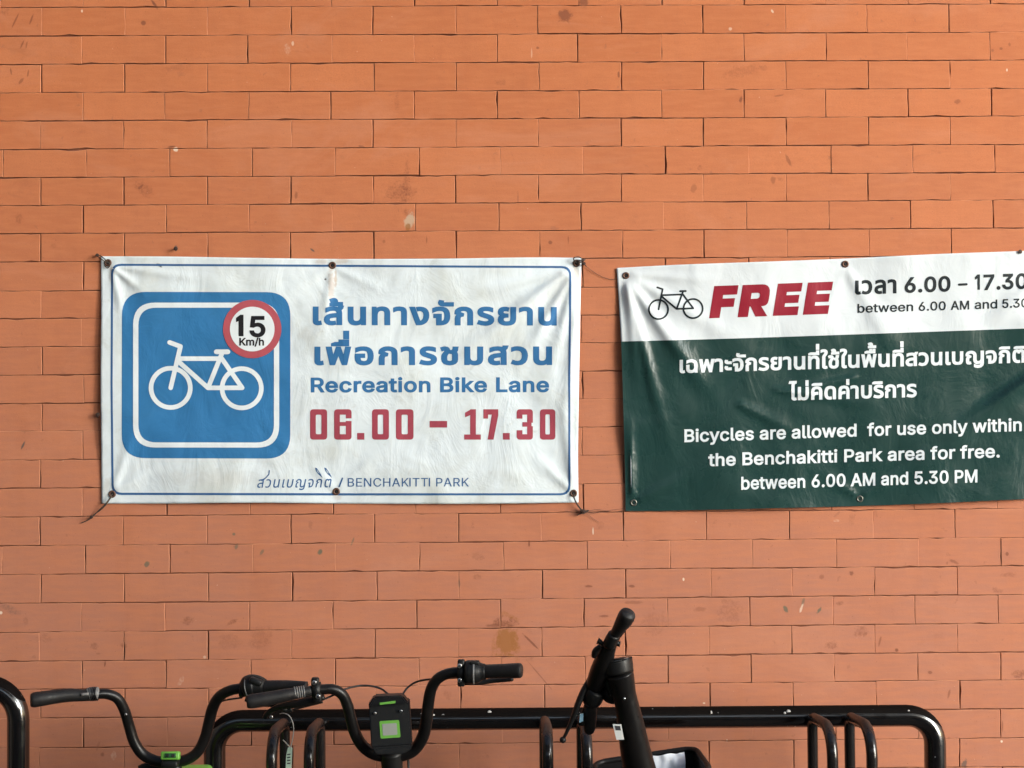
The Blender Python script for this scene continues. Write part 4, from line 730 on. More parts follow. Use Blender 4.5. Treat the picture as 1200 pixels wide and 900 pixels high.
def nail(x, y, label):
    r = thing('wall_nail', at(x, y, 0), label, 'nail', 'nails left in the bricks')
    b = MB(); p1 = at(x, y, .012); b.cyl(at(x, y, -.004), p1, .0019, seg=10); link('shank', b.mesh('shank'), nail_m, r)
    b = MB(); b.cyl(p1, p1+Vector((0, -.0018, 0)), .005, seg=14, bevel=.0006); link('head', b.mesh('head'), nail_m, r)
nail(206, 291.5, 'dark nail in the bricks just above the white banner')
nail(114.6, 486, 'dark nail in the bricks at the left edge of the white banner')
nail(1195.5, 295, 'dark nail at the top edge of the green banner, right side')

# ================================================================== RACKS AND BICYCLES
pipe_m = paint('black_gloss_pipe', (.012, .0105, .0100), .22, var=.3, scale=30, spec=.6, coat=.35, dirt=(.060, .042, .034, .55))
N = NT('pipe_wear'); p = N.new('ShaderNodeTexCoord').outputs['Object']
gp = N.pos(); nzz = N.new('ShaderNodeSeparateXYZ'); N.set(nzz.inputs[0], N.new('ShaderNodeNewGeometry').outputs['Normal'])
c = N.mix(N.noise(p, 40, 4), (.0022, .002, .002, 1), (.0045, .0035, .0035, 1))
dustm = N.ramp(N.math('ADD', nzz.outputs[2], N.math('MULTIPLY', N.math('SUBTRACT', N.noise(p, 14, 5, .6), .5), .16)), .37, .42)
c = N.mix(N.math('MULTIPLY', dustm, N.ramp(N.noise(p, 9, 6, .7), .3, .7, .5, 1)), c, (.0065, .0048, .0042, 1))
chip = N.ramp(N.noise(p, 85, 2, .5), .735, .752)
c = N.mix(N.math('MULTIPLY', chip, .8), c, (.42, .40, .38, 1))
N.set(N.b.inputs['Base Color'], c)
N.set(N.b.inputs['Roughness'], N.math('ADD', N.ramp(N.noise(p, 35, 5, .65), .3, .7, .10, .22), N.math('MULTIPLY', dustm, .5)))
N.b.inputs['IOR'].default_value = 1.62
N.set(N.b.inputs['Specular IOR Level'], N.math('SUBTRACT', 1.0, N.math('MULTIPLY', dustm, .97)))
N.set(N.b.inputs['Normal'], N.bump(N.noise(p, 90, 3), .08, .0006))
pipe_m = N.m
N = NT('rusty_hoop'); p = N.new('ShaderNodeTexCoord').outputs['Object']
zz = N.new('ShaderNodeSeparateXYZ'); N.set(zz.inputs[0], p)
c = N.mix(N.noise(p, 40, 4), (.009, .008, .008, 1), (.016, .013, .012, 1))
rust = N.math('MULTIPLY', N.ramp(N.math('ADD', zz.outputs[2], N.math('MULTIPLY', N.noise(p, 60, 4, .7), .03)), .016, .034), .85)
c = N.mix(rust, c, (.032, .016, .011, 1))
N.set(N.b.inputs['Base Color'], c); N.set(N.b.inputs['Roughness'], N.math('ADD', .2, N.math('MULTIPLY', rust, .4)))
N.set(N.b.inputs['Normal'], N.bump(N.noise(p, 150, 4), .3, .0006))
hoop_m = N.m
chip_m = paint('bare_paint_chip', (.50, .48, .46), .6, var=.3)

DR = .25; PR = 25/2*mpp(DR)
def rack_frame(root, pts, rad):
    b = MB(); b.tube(fillet(pts, rad, 10), PR, 26); return link('frame', b.mesh('frame'), pipe_m, root)
def hoop(root, px, wpx=12.4):
    top = at(px, 839.5, DR+.036); r = wpx/2*mpp(DR+.03); top = Vector((top.x, -(DR+.036), barz+.002))
    y0, y1 = -(DR+PR+r*.92), -(DR+PR+.20)
    pts = [Vector((top.x, y0, .16)), Vector((top.x, y0, top.z)), Vector((top.x, y1, top.z+.016)), Vector((top.x, y1, .16))]
    b = MB(); b.tube(fillet(pts, [.022, .060], 9), r, 16)
    return link('hoop', b.mesh('hoop'), hoop_m, root, origin=top)
# long rack in the middle
ZB = at(700, 840.5, DR).z; barz = ZB
xl, xr = at(251.5, 860, DR).x, at(1095.5, 860, DR).x
zl, zr_ = at(300, 844.5, DR).z, at(1050, 838.8, DR).z
rk = thing('bike_rack', ((xl+xr)/2, -DR, 0), 'long black steel pipe bike rack with pairs of wheel hoops standing along the wall', 'bike rack', 'black pipe racks by the wall')
rack_frame(rk, [(xl, -DR, .0), (xl, -DR, zl), (xr, -DR, zr_), (xr, -DR, .0)], .062)
b = MB(); b.cyl((xl, -DR-.20-PR, .16), (xr, -DR-.20-PR, .16), .016, seg=16); b.cyl((xl, -DR, .16), (xr, -DR, .16), .016, seg=16)
for x in (xl, xr): b.cyl((x, -DR, .16), (x, -DR-.20-PR, .16), .016, seg=16)
link('lower_rail', b.mesh('lower_rail'), pipe_m, rk)
for x in (xl, xr):
    b = MB(); b.cyl((x, -DR, 0), (x, -DR, .008), .06, seg=24); link('foot_plate', b.mesh('foot_plate'), pipe_m, rk)
for px in (333.5, 375, 638, 681.5, 952, 995.5): hoop(rk, px)
for (x, y, rx, ry) in ((922, 832, 2.6, 2.2), (917.5, 833.6, 1.6, 1.8), (832, 833.5, 1.2, 2.8), (573.5, 833, 2.6, 2), (508.5, 836, 1.6, 1.4), (1062, 831, 1.4, 1)):
    c0 = at(x, y, DR); yy_ = -(DR + math.sqrt(max(0, PR**2-(c0.z-(zl+(zr_-zl)*(c0.x-xl)/(xr-xl)))**2))*1.0)
    k = mpp(DR); cc = Vector((c0.x, yy_+.0003, c0.z)); b = MB(); b.ball(cc, 1, (rx*k*1.0, .0012, ry*k), 10); link('paint_chip', b.mesh('paint_chip'), chip_m, rk)

# its left neighbour, a little taller, mostly outside the frame
x1 = at(21.5, 860, DR).x; z1 = at(0, 803, DR).z; barz = z1; x0 = x1-1.2
rk2 = thing('bike_rack', ((x0+x1)/2, -DR, 0), 'taller black pipe bike rack at the left edge, only its bent right end in view', 'bike rack', 'black pipe racks by the wall')
rack_frame(rk2, [(x0, -DR, 0), (x0, -DR, z1), (x1, -DR, z1), (x1, -DR, 0)], .076)
b = MB(); b.cyl((x0, -DR, .16), (x1, -DR, .16), .016, seg=16); link('lower_rail', b.mesh('lower_rail'), pipe_m, rk2)
b = MB(); b.cyl((x1, -DR, 0), (x1, -DR, .008), .06, seg=24); link('foot_plate', b.mesh('foot_plate'), pipe_m, rk2)
for px in (-70, -112): hoop(rk2, px)

# ---------------------------------------------------------------- bicycles
bar_m = paint('black_satin_bar', (.0055, .005, .005), .34, var=.2, spec=.3, dirt=(.02, .016, .014, .3))
grip_m = paint('black_rubber_grip', (.012, .011, .011), .5, var=.2, bump=.0004, scale=90, spec=.35, dirt=(.035, .03, .027, .35))
plas_m = paint('black_plastic', (.008, .008, .008), .45, var=.12, spec=.3, bump=.0002, scale=90)
steel_m = paint('bright_steel', (.62, .61, .60), .3, metal=1.0, var=.08)
grey_m = paint('grey_plastic_ring', (.17, .165, .16), .45, var=.2)
green_m = paint('bright_green_plastic', (.13, .36, .05), .4, var=.06)
dgreen_m = paint('green_display', (.022, .09, .030), .15, var=.2)
pale_m = paint('pale_sticker', (.27, .28, .25), .5, var=.05)
tyre_m = paint('tyre_rubber', (.02, .02, .02), .8, bump=.001, scale=120)
cable_m = paint('cable_sleeve', (.02, .018, .018), .5)
paper_m = paint('white_paper', (.78, .80, .84), .8, var=.03)
lbl_m = paint('white_label', (.55, .57, .56), .5, var=.04)
ink_m = paint('label_ink', (.03, .03, .035), .6)
tagg_m = paint('pale_green_tag', (.45, .58, .46), .45, var=.06)
blue_m = paint('light_blue_sticker', (.30, .52, .66), .4, var=.05)

def grip(root, pts, ringpos=None):
    V, R = px_path(pts, 8); b = MB(); b.tube([V[0]-(V[1]-V[0]).normalized()*.0015]+V, [R[0]*.82]+R, 18); g = link('grip', b.mesh('grip'), grip_m, root)
    return g
def bolt(root, px, py, d, rpx=2.6, n=(0, -1, 0)):
    c = at(px, py, d); n = Vector(n).normalized(); k = mpp(d); b = MB()
    b.cyl(c, c+n*.004, rpx*k, seg=16, bevel=.0008); o = link('bolt', b.mesh('bolt'), steel_m, root)
    b = MB(); b.cyl(c+n*.0036, c+n*.0042, rpx*k*.45, seg=6); link('bolt_socket', b.mesh('bolt_socket'), dark_m, o); return o
def cable(root, pts, dia=.0042):
    V, _ = px_path(pts, 10); b = MB(); b.tube(V, dia/2, 8); return link('cable', b.mesh('cable'), cable_m, root)
def handlebar(root, pts, mat=None):
    V, R = px_path(pts, 8); b = MB(); b.tube(V, R, 18); return link('handlebar', b.mesh('handlebar'), mat or bar_m, root)
def wheel(root, c, r):
    c = Vector(c); b = MB(); b.torus(c, (1, 0, 0), r-.024, .024, 56, 12); w = link('wheel', b.mesh('tyre'), tyre_m, root, origin=c)
    b = MB(); b.torus(c, (1, 0, 0), r-.052, .011, 48, 8); link('rim', b.mesh('rim'), grey_m, w)
    b = MB()
    for i in range(20):
        a = 2*math.pi*i/20; s = .02*(-1)**i
        b.cyl(c+Vector((s, .02*math.cos(a+.7), .02*math.sin(a+.7))), c+Vector((0, (r-.055)*math.cos(a), (r-.055)*math.sin(a))), .0011, seg=6)
    link('spokes', b.mesh('spokes'), steel_m, w)
    b = MB(); b.cyl(c-Vector((.045, 0, 0)), c+Vector((.045, 0, 0)), .02, seg=18, bevel=.003); link('hub', b.mesh('hub'), plas_m, w)
def lower_bike(root, head, x, frame_m, yh=None, sad=.84):
    """everything below the handlebar: fork, wheels, frame, saddle, cranks (mostly below the picture)"""
    R_ = .25; fy = head.y+.24; fh = Vector((x, fy, R_)); ry = head.y-.72; rh = Vector((x, ry, R_))
    ht = Vector((x, head.y+.02, head.z-.03)); hb = Vector((x, head.y+.09, .56)); bb = Vector((x, head.y-.36, .27)); st = Vector((x, head.y-.50, .66))
    b = MB(); b.tube([head, ht], [.019, .019], 18); link('stem', b.mesh('stem'), bar_m, root)
    b = MB(); b.tube([ht, hb], [.027, .027], 20); b.tube([hb+(ht-hb)*.2, hb*.5+bb*.5+Vector((0, 0, -.05)), bb], [.026, .028, .026], 18)
    b.tube([bb, st], [.02, .019], 16)
    for s in (-1, 1):
        b.tube([bb+Vector((.03*s, 0, 0)), rh+Vector((.06*s, 0, 0))], .010, 10); b.tube([st+Vector((.02*s, 0, -.03)), rh+Vector((.06*s, 0, 0))], .009, 10)
    link('frame', b.mesh('frame'), frame_m, root)
    b = MB()
    for s in (-1, 1): b.tube(fillet([hb, hb+Vector((.052*s, .01, -.01)), fh+Vector((.052*s, 0, 0))], .02), .011, 12)
    link('fork', b.mesh('fork'), plas_m, root)
    wheel(root, fh, R_); wheel(root, rh, R_)
    b = MB(); b.tube([st-Vector((0, 0, .05)), st+Vector((0, -.05, sad-.66-.04))], .013, 14)
    link('seat_post', b.mesh('seat_post'), steel_m, root)
    sc_ = st+Vector((0, -.06, sad-.66)); b = MB(); b.ball(sc_+Vector((0, -.06, 0)), 1, (.085, .085, .03), 20); b.tube([sc_+Vector((0, -.06, .005)), sc_+Vector((0, .06, .004)), sc_+Vector((0, .15, -.004))], [.045, .028, .018], 16)
    link('saddle', b.mesh('saddle'), grip_m, root)
    b = MB(); b.cyl(bb-Vector((.06, 0, 0)), bb+Vector((.06, 0, 0)), .018, seg=16); b.cyl(bb+Vector((.05, 0, 0)), bb+Vector((.056, 0, 0)), .075, seg=36)
    for s in (-1, 1): b.tube([bb+Vector((.065*s, 0, 0)), bb+Vector((.075*s, .06*s, -.14*s))], .010, 10)
    link('crank', b.mesh('crank'), plas_m, root)
    for s in (-1, 1):
        b = MB(); b.box(bb+Vector((.12*s, .06*s, -.14*s)), (.085, .075, .022), bevel=.005); link('pedal', b.mesh('pedal'), plas_m, root)

# ---- bicycle A (far left): low swept bar with a small green display
hA = at(201, 893, .52)
bA = thing('bicycle', (hA.x, hA.y, 0), 'leftmost bicycle: black swept handlebar with a small green framed display clipped at its low middle', 'bicycle', 'bicycles parked at the racks')
handlebar(bA, [(96, 815.5, .58, 11.5), (113, 813.5, .57, 11.5), (126, 813.5, .56, 11.8), (138, 819, .55, 12), (146, 833, .54, 12.2), (151.5, 851, .53, 12.4), (157.5, 870, .525, 12.6), (168, 884.5, .52, 12.8), (184, 892, .52, 12.8), (201, 893, .52, 13), (219, 890, .52, 12.8), (232, 880.5, .52, 12.6), (240.5, 864, .52, 13), (245, 846, .525, 13), (249.5, 829, .53, 13), (257, 816.5, .54, 12.6), (270, 809, .55, 12.2), (290, 806, .555, 12), (330, 802.5, .565, 11)])
g = grip(bA, [(36.5, 820.5, .62, 15.5), (40, 820.2, .618, 17.6), (50, 818.6, .612, 17.4), (66, 816.2, .60, 16.4), (82, 814.6, .59, 15.6), (96, 814.8, .583, 14.2), (104.5, 814, .578, 14.8)])
b = MB(); V, R = px_path([(104, 813.6, .577, 15.4), (105.5, 813.5, .577, 15.9), (113, 812.8, .573, 15.6), (114.6, 812.8, .572, 14.4)], 3); b.tube(V, R, 22); rg = link('grip_ring', b.mesh('grip_ring'), grey_m, g)
b = MB()
for i in range(5): b.tube([at(105.6+i*1.9, 813.5-.12*i, .577), at(106.3+i*1.9, 813.4-.12*i, .577)], 16.4/2*mpp(.577), 22)
link('grip_ribs', b.mesh('grip_ribs'), bar_m, rg)
b = MB(); V, R = px_path([(95, 814, .598, 3.4), (104, 813.2, .594, 3.4)], 3); b.tube(V, R, 8); link('grip_mark', b.mesh('grip_mark'), grey_m, g)
grip(bA, [(286, 806.5, .556, 14), (296, 805.6, .558, 15), (315, 804, .562, 13.5), (335, 803.4, .568, 12.5), (350, 804.4, .572, 13), (359, 805.5, .575, 14)])
# shifter
b = MB(); V, R = px_path([(281.5, 808, .556, 17), (283, 808, .556, 18.5), (286, 807, .556, 19)], 2); b.tube(V, R, 20)
V, R = px_path([(287.5, 806, .557, 23), (290, 805.2, .558, 26), (295, 803.6, .56, 26.5), (298, 803, .56, 25), (304, 803.4, .561, 22), (310, 804.4, .563, 17)], 3); b.tube(V, R, 24)
b.box(at(300, 798.5, .575), (.026, .02, .012), Matrix.Rotation(.35, 3, 'Y'), .004)
sh = link('gear_shifter', b.mesh('gear_shifter'), plas_m, bA)
b = MB(); V, R = px_path([(291.3, 805, .5585, 27.2), (292.6, 804.8, .559, 27.4)], 1); b.tube(V, R, 24); link('shifter_ring', b.mesh('shifter_ring'), grey_m, sh)
b = MB(); V, R = px_path([(288, 818, .55, 8), (300, 822, .545, 10), (322, 824, .535, 9), (345, 821, .53, 8)], 4); b.tube(V, R, 12); link('brake_lever', b.mesh('brake_lever'), plas_m, bA)
cable(bA, [(256, 823.5, .52), (262, 821, .53), (271, 819.3, .545), (284, 817.5, .55)], .0036)
bolt(bA, 147.6, 837, .5515, 1.5)
# display on the bar
b = MB(); k = mpp(.55); b.box(at(200, 885.5, .545), (21.5*k, .016, 9.5*k), Matrix.Rotation(math.radians(-14), 3, 'X'), .0025)
ds = link('display', b.mesh('display'), green_m, bA)
b = MB(); c0 = at(199.6, 885.4, .5535); b.box(c0, (13*k, .003, 5.2*k), Matrix.Rotation(math.radians(-14), 3, 'X'), .0008); link('screen', b.mesh('screen'), dgreen_m, ds)
b = MB()
for dx in (-4.5, -2.6, 2.6, 4.5): b.box(at(199.6+dx*.9, 885.4, .5556), (1.1*k, .0008, 3.2*k), Matrix.Rotation(math.radians(-14), 3, 'X'))
link('screen_digits', b.mesh('screen_digits'), dark_m, ds)
b = MB(); b.box(at(200, 894.5, .545), (19*k, .03, 8*k), None, .004); link('display_clamp', b.mesh('display_clamp'), plas_m, bA)
# pale green shroud at the head of the frame, its top edge just in view
b = MB(); b.box(at(214, 921, .50), (64*k, .10, 34*k), Matrix.Rotation(math.radians(8), 3, 'X'), .012, 3); link('head_shroud', b.mesh('head_shroud'), green_m, bA)
b = MB(); V, R = px_path([(163, 900, .50, 6), (170, 897.5, .50, 7), (182, 898, .50, 7), (192, 900, .50, 7)], 4); b.tube(V, R, 12); link('head_bracket', b.mesh('head_bracket'), plas_m, bA)
lower_bike(bA, hA+Vector((0, 0, -.004)), hA.x, green_m)

# ---- bicycle B (middle): lock console with a green framed plate
hB = at(458, 888, .56)
bB = thing('bicycle', (hB.x, hB.y, 0), 'middle bicycle: high U-shaped black handlebar around a console box with a green framed sticker', 'bicycle', 'bicycles parked at the racks')
handlebar(bB, [(345, 812, .628, 11), (362, 809.8, .62, 12), (378, 808, .613, 12), (391, 808, .607, 12.2), (401, 814, .60, 12.6), (407, 826, .592, 13), (411, 842, .585, 13.2), (416.5, 860, .575, 13.6), (426, 875, .568, 14), (440, 884, .562, 14), (458, 886.5, .56, 14), (474, 884.5, .56, 14), (487, 877, .562, 14.2), (496, 862, .57, 14.2), (500, 843, .58, 14), (502, 824, .59, 13.6), (505.5, 807, .60, 13.2), (513, 795.5, .608, 12.8), (525, 789.5, .614, 12.4), (540, 787.5, .62, 12.2), (565, 787, .63, 11)])
g = grip(bB, [(290, 822.5, .655, 14.5), (294, 822, .654, 16.5), (305, 820.3, .65, 16.8), (322, 817.2, .643, 16), (338, 814, .636, 14.6), (352, 811.6, .628, 13.2), (364, 809.8, .622, 12.4)])
b = MB()
for i in range(5): V, R = px_path([(345+i*2.6, 812.2-.45*i, .6315-.0011*i, 14.6-.25*i), (346.5+i*2.6, 811.95-.45*i, .631-.0011*i, 14.6-.25*i)], 1); b.tube(V, R, 20)
link('grip_ring', b.mesh('grip_ring'), grey_m, g)
def lever_clamp(root, px, py, d, dx, dy, w=9, h=30, bolts=()):
    k = mpp(d); b = MB(); b.tube([at(px-w/2, py-dy/2*0, d), at(px+w/2, py, d)], 9.5*k, 20)
    b.box(at(px+dx, py-h*.33, d+.004), (w*k*.95, .016, h*.42*k), None, .0035); b.box(at(px+dx*-1, py+h*.33, d+.004), (w*k*.95, .016, h*.42*k), None, .0035)
    o = link('lever_clamp', b.mesh('lever_clamp'), plas_m, root)
    for (x, y) in bolts: bolt(o, x, y, d+.0125, 2.7)
    return o
lever_clamp(bB, 371, 808.5, .616, -1.5, 0, 9.5, 27, ((368.4, 799.8), (372.8, 816)))
b = MB(); V, R = px_path([(380, 816.5, .60, 9), (368, 820.5, .60, 13), (352, 824, .598, 13), (338, 826, .59, 10.5), (325, 829, .575, 9), (314, 836, .56, 8.5), (310.5, 841, .556, 7)], 6); b.tube(V, R, 14, flat=.8)
lv = link('brake_lever', b.mesh('brake_lever'), plas_m, bB); bolt(lv, 318, 840, .566, 2.0)
b = MB(); V, R = px_path([(330, 829, .585, 7), (336, 832, .58, 8), (342, 830, .58, 8)], 4); b.tube(V, R, 12); link('lever_pivot', b.mesh('lever_pivot'), plas_m, bB)
lever_clamp(bB, 540.5, 788.5, .618, 0, 0, 9, 29, ((538.6, 780), (538.6, 797)))
b = MB(); V, R = px_path([(544.5, 787.8, .62, 24), (546.5, 787.8, .62, 27), (550, 787.8, .62, 28), (558, 787.6, .622, 27), (561.5, 787.4, .623, 24), (565, 787.2, .624, 20), (569, 787, .625, 18)], 4); b.tube(V, R, 26)
b.box(at(556, 776.5, .628), (.02, .018, .008), None, .003)
sh = link('gear_shifter', b.mesh('gear_shifter'), plas_m, bB)
b = MB(); V, R = px_path([(553.8, 787.7, .621, 28.4), (556, 787.7, .621, 28.2)], 1); b.tube(V, R, 26); link('shifter_ring', b.mesh('shifter_ring'), grey_m, sh)
g = grip(bB, [(566, 787.2, .624, 16.2), (575, 786.8, .63, 16.6), (590, 786.4, .64, 16.8), (603, 786, .648, 17.6), (609.5, 785.8, .652, 17.2), (611.6, 785.8, .653, 14)])
b = MB(); V, R = px_path([(545, 799, .60, 8), (562, 799.5, .59, 6.5), (580, 797.6, .59, 5.5), (598, 796.3, .60, 5), (601, 796.2, .602, 4)], 5); b.tube(V, R, 12); link('brake_lever', b.mesh('brake_lever'), plas_m, bB)
cable(bB, [(378, 820, .60), (392, 814, .59), (405, 807.5, .56), (420, 803.8, .53), (434, 803.8, .53), (447, 807.5, .53), (457, 815.5, .55)])
cable(bB, [(536, 794, .60), (520, 795, .58), (500, 796.5, .55), (487, 799.5, .53), (477, 806.5, .53), (471, 815.5, .55)])
cable(bB, [(378, 823, .59), (366, 826, .57), (340, 832, .55), (318, 833, .54)], .0036)
cable(bB, [(478, 884, .55), (478.5, 892, .54), (479, 905, .54)], .005)
# console: box with a hood, leaning back
dC = .60; k = mpp(dC)
def face(pts, d): return [at(x, y, d+(y-846)*.00035) for x, y in pts]
b = MB(); b.prism(face([(432, 826), (479.5, 822), (482.6, 872), (480, 875), (439, 878.4), (435, 876)], dC), (0, 1, .12), .026)
bmesh.ops.bevel(b.bm, geom=b.bm.edges[:], offset=.0022, segments=2, affect='EDGES')
con = link('console', b.mesh('console'), plas_m, bB, smooth=True, auto=50)
b = MB(); b.prism(face([(437.8, 816.6), (472, 815.2), (479, 824.4), (430.4, 828.6)], dC+.010), (0, 1, .12), .022)
bmesh.ops.bevel(b.bm, geom=b.bm.edges[:], offset=.003, segments=2, affect='EDGES')
link('console_hood', b.mesh('console_hood'), bar_m, con, smooth=True, auto=50)
b = MB(); b.prism(face([(445, 823.6), (463.5, 821.2), (463.4, 824), (445.2, 826.0)], dC+.0108), (0, 1, 0), .002); link('hood_stripe', b.mesh('hood_stripe'), green_m, con, smooth=False)
def quadround(pts, r=1.8): return [tuple(q) for q in rpoly(pts, r, 4)]
b = MB(); b.prism(face(quadround([(444.6, 845.2), (467.6, 843.8), (469.4, 864), (446, 865.6)]), dC+.0008), (0, 1, 0), .002); st = link('sticker', b.mesh('sticker'), green_m, con, smooth=False)
b = MB()
o4 = [(446.3, 847.2), (466, 846), (467.4, 862.2), (447.6, 863.6)]
b.prism(face(quadround([(447.8, 848.4), (464.8, 847.4), (465.8, 861), (448.8, 862.2)], 1.2), dC+.0013), (0, 1, 0), .001); link('sticker_plate', b.mesh('sticker_plate'), pale_m, st, smooth=False)
for (x, y) in ((439.6, 835.6), (470, 833)):
    bb_ = bolt(con, x, y, dC-.002, 1.7)
b = MB(); b.prism(face([(435, 876.6), (482, 873), (483, 877.5), (473, 884), (440, 884.5)], dC+.012), (0, 1, 0), .05); bmesh.ops.bevel(b.bm, geom=b.bm.edges[:], offset=.003, segments=2, affect='EDGES'); link('console_base', b.mesh('console_base'), plas_m, con, auto=50)
V, R = px_path([(458.5, 880, .565, 25), (459, 890, .56, 25.5), (459.5, 900, .555, 25), (460, 912, .55, 24)], 3); b = MB(); b.tube(V, R, 22); link('steerer', b.mesh('steerer'), plas_m, bB)
lower_bike(bB, at(460, 905, .552), hB.x, bar_m)

# ---- bicycle C (right): thick slanted stem, straight bar turned sideways, basket with a sheet of paper
hC = at(748, 905, .56)
bC = thing('bicycle', (hC.x, hC.y, 0), 'right-hand bicycle with a thick slanted stem and its straight handlebar turned end-on above it', 'bicycle', 'bicycles parked at the racks')
V, R = px_path([(725.5, 788, .632, 33.5), (728, 797, .628, 31.5), (731, 812, .622, 28.5), (734.6, 826, .616, 28), (738.5, 846, .606, 31), (742.5, 868, .594, 34), (746.5, 888, .582, 36.5), (752, 912, .57, 39)], 6); b = MB(); b.tube(V, R, 30); stm = link('stem_post', b.mesh('stem_post'), bar_m, bC)
# cap at the top of the stem
V, R = px_path([(722.4, 773.6, .630, 36.8), (722.5, 774.0, .630, 37.4), (723.6, 781, .631, 37), (725, 789, .632, 35.5)], 3); b = MB(); b.tube(V, R, 30)
cp = link('stem_cap', b.mesh('stem_cap'), plas_m, stm)
ax = (V[0]-V[-1]).normalized(); c0 = V[0]
b = MB(); b.cyl(c0, c0+ax*.0016, R[0]*.8, seg=28); link('cap_disc', b.mesh('cap_disc'), grey_m if False else paint('smoked_lens', (.07, .07, .072), .2), cp)
for (x, y) in ((729.6, 807.5), (731.6, 818.6)):
    c1 = at(x, y, .622+.026); b = MB(); b.cyl(c1, c1+Vector((0, -.002, 0)), 1.5*mpp(.65), seg=12); link('screw', b.mesh('screw'), steel_m, stm)
# clamp that carries the bar on the left of the stem
V, R = px_path([(706, 780, .60, 26), (714, 786, .605, 30), (722, 800, .61, 30), (724, 815, .61, 22)], 4); b = MB(); b.tube(V, R, 18)
V, R = px_path([(708, 800, .58, 20), (716, 812, .59, 24), (722, 818, .60, 18)], 4); b.tube(V, R, 16); link('bar_clamp', b.mesh('bar_clamp'), plas_m, bC)
handlebar(bC, [(733, 730, .70, 12), (727, 737, .69, 13), (720, 746, .675, 14), (713.5, 759, .658, 17), (708, 774, .64, 22.5), (702, 790, .62, 23.5), (696, 807, .597, 20), (692, 824, .575, 15), (690.5, 840, .56, 12.5)])
grip(bC, [(736.6, 717.5, .735, 13), (735.8, 719, .733, 18.5), (733.6, 723.4, .727, 20.2), (729.6, 730, .717, 18.4), (725.4, 736, .708, 15), (721.6, 741.6, .70, 12.4), (720.6, 743, .698, 12)])
b = MB(); V, R = px_path([(719.8, 743.4, .696, 14.6), (716.6, 749.4, .69, 15.4), (713.6, 756, .68, 15.4)], 3); b.tube(V, R, 18); link('grip_collar', b.mesh('grip_collar'), plas_m, bC)
b = MB(); V, R = px_path([(700.4, 751, .68, 8.2), (703.5, 752.5, .68, 6), (709, 756, .68, 5)], 3); b.tube(V, R, 12); V, R = px_path([(717, 750, .68, 5), (723.5, 754, .67, 6), (726.5, 755, .67, 7)], 3); b.tube(V, R, 12); V, R = px_path([(704, 757, .665, 6), (698, 763, .66, 8), (696, 769, .65, 6.5)], 3); b.tube(V, R, 12)
link('lever_mount', b.mesh('lever_mount'), plas_m, bC)
b = MB(); V, R = px_path([(699.5, 808.6, .605, 20), (697, 812.6, .60, 23.5), (694, 819, .592, 24), (692, 823.5, .588, 20.5)], 4); b.tube(V, R, 22); link('gear_shifter', b.mesh('gear_shifter'), plas_m, bC)
grip(bC, [(692, 824.5, .585, 15.4), (692, 836, .572, 15.2), (691.2, 848, .56, 14.8), (690.6, 853, .555, 14), (690.4, 856.5, .552, 12), (690.3, 858.6, .55, 8)])
b = MB(); V, R = px_path([(698, 786, .60, 8), (691, 796, .60, 9), (683, 812, .60, 11.5), (677, 826, .60, 10.5), (671, 842, .595, 8.4), (664.5, 857, .59, 6.2), (661, 864, .588, 5.4)], 6); b.tube(V, R, 14, flat=.7); b.ball(at(659.6, 867, .588), 3.9*mpp(.588), seg=14)
lv = link('brake_lever', b.mesh('brake_lever'), plas_m, bC)
b = MB(); V, R = px_path([(688, 826, .58, 7), (684, 838, .57, 8), (681, 849, .565, 8)], 3); b.tube(V, R, 12); link('lever_body', b.mesh('lever_body'), plas_m, bC)
b = MB(); b.prism([at(x, y, .583) for x, y in ((679.6, 837), (683.6, 836), (683.4, 845), (678.8, 847))], (0, 1, 0), .004); link('blue_sticker', b.mesh('blue_sticker'), blue_m, bC, smooth=False)
# white label wrapped on the left of the stem
def on_tube(px, py, axis_pts, lift):
    q = smooth_path(axis_pts, 12); j = min(range(len(q)), key=lambda i: abs(q[i][1]-py)); ax_, d_, w_ = q[j][0], q[j][2], q[j][3]
    s = max(-.97, min(.97, (px-ax_)/(w_/2))); return at(px, py, d_+(w_/2)*mpp(d_)*math.sqrt(1-s*s)*.97+lift)
AX = [(725.5, 788, .632, 33.5), (728, 797, .628, 31.5), (731, 812, .622, 28.5), (734.6, 826, .616, 28), (738.5, 846, .606, 31), (742.5, 868, .594, 34), (746.5, 888, .582, 36.5), (752, 912, .57, 39)]
def wrap(name, q4, nu, nv, lift, mat, parent):
    vs = []; fs = []
    for j in range(nv+1):
        for i in range(nu+1):
            u, v = i/nu, j/nv; p0 = [(1-u)*q4[0][t_]+u*q4[1][t_] for t_ in (0, 1)]; p1 = [(1-u)*q4[3][t_]+u*q4[2][t_] for t_ in (0, 1)]
            vs.append(tuple(on_tube((1-v)*p0[0]+v*p1[0], (1-v)*p0[1]+v*p1[1], AX, lift)))
    for j in range(nv):
        for i in range(nu): a = j*(nu+1)+i; fs.append((a, a+1, a+nu+2, a+nu+1))
    me = bpy.data.meshes.new(name); me.from_pydata(vs, [], fs); me.update()
    o = link(name, me, mat, parent); return o
b = MB(); b.prism([at(x, y, .634) for x, y in ((718, 848.6), (727.6, 848.8), (731, 866.8), (722.4, 867))], (.5, 1, 0), .0012); lb = link('label', b.mesh('label'), lbl_m, stm, smooth=False)
b = MB(); b.prism([at(x, y, .6346) for x, y in ((720.4, 850.6), (726.6, 850.8), (727.6, 856), (721.6, 855.8))], (.5, 1, 0), .001); link('label_print', b.mesh('label_print'), ink_m, lb, smooth=False)
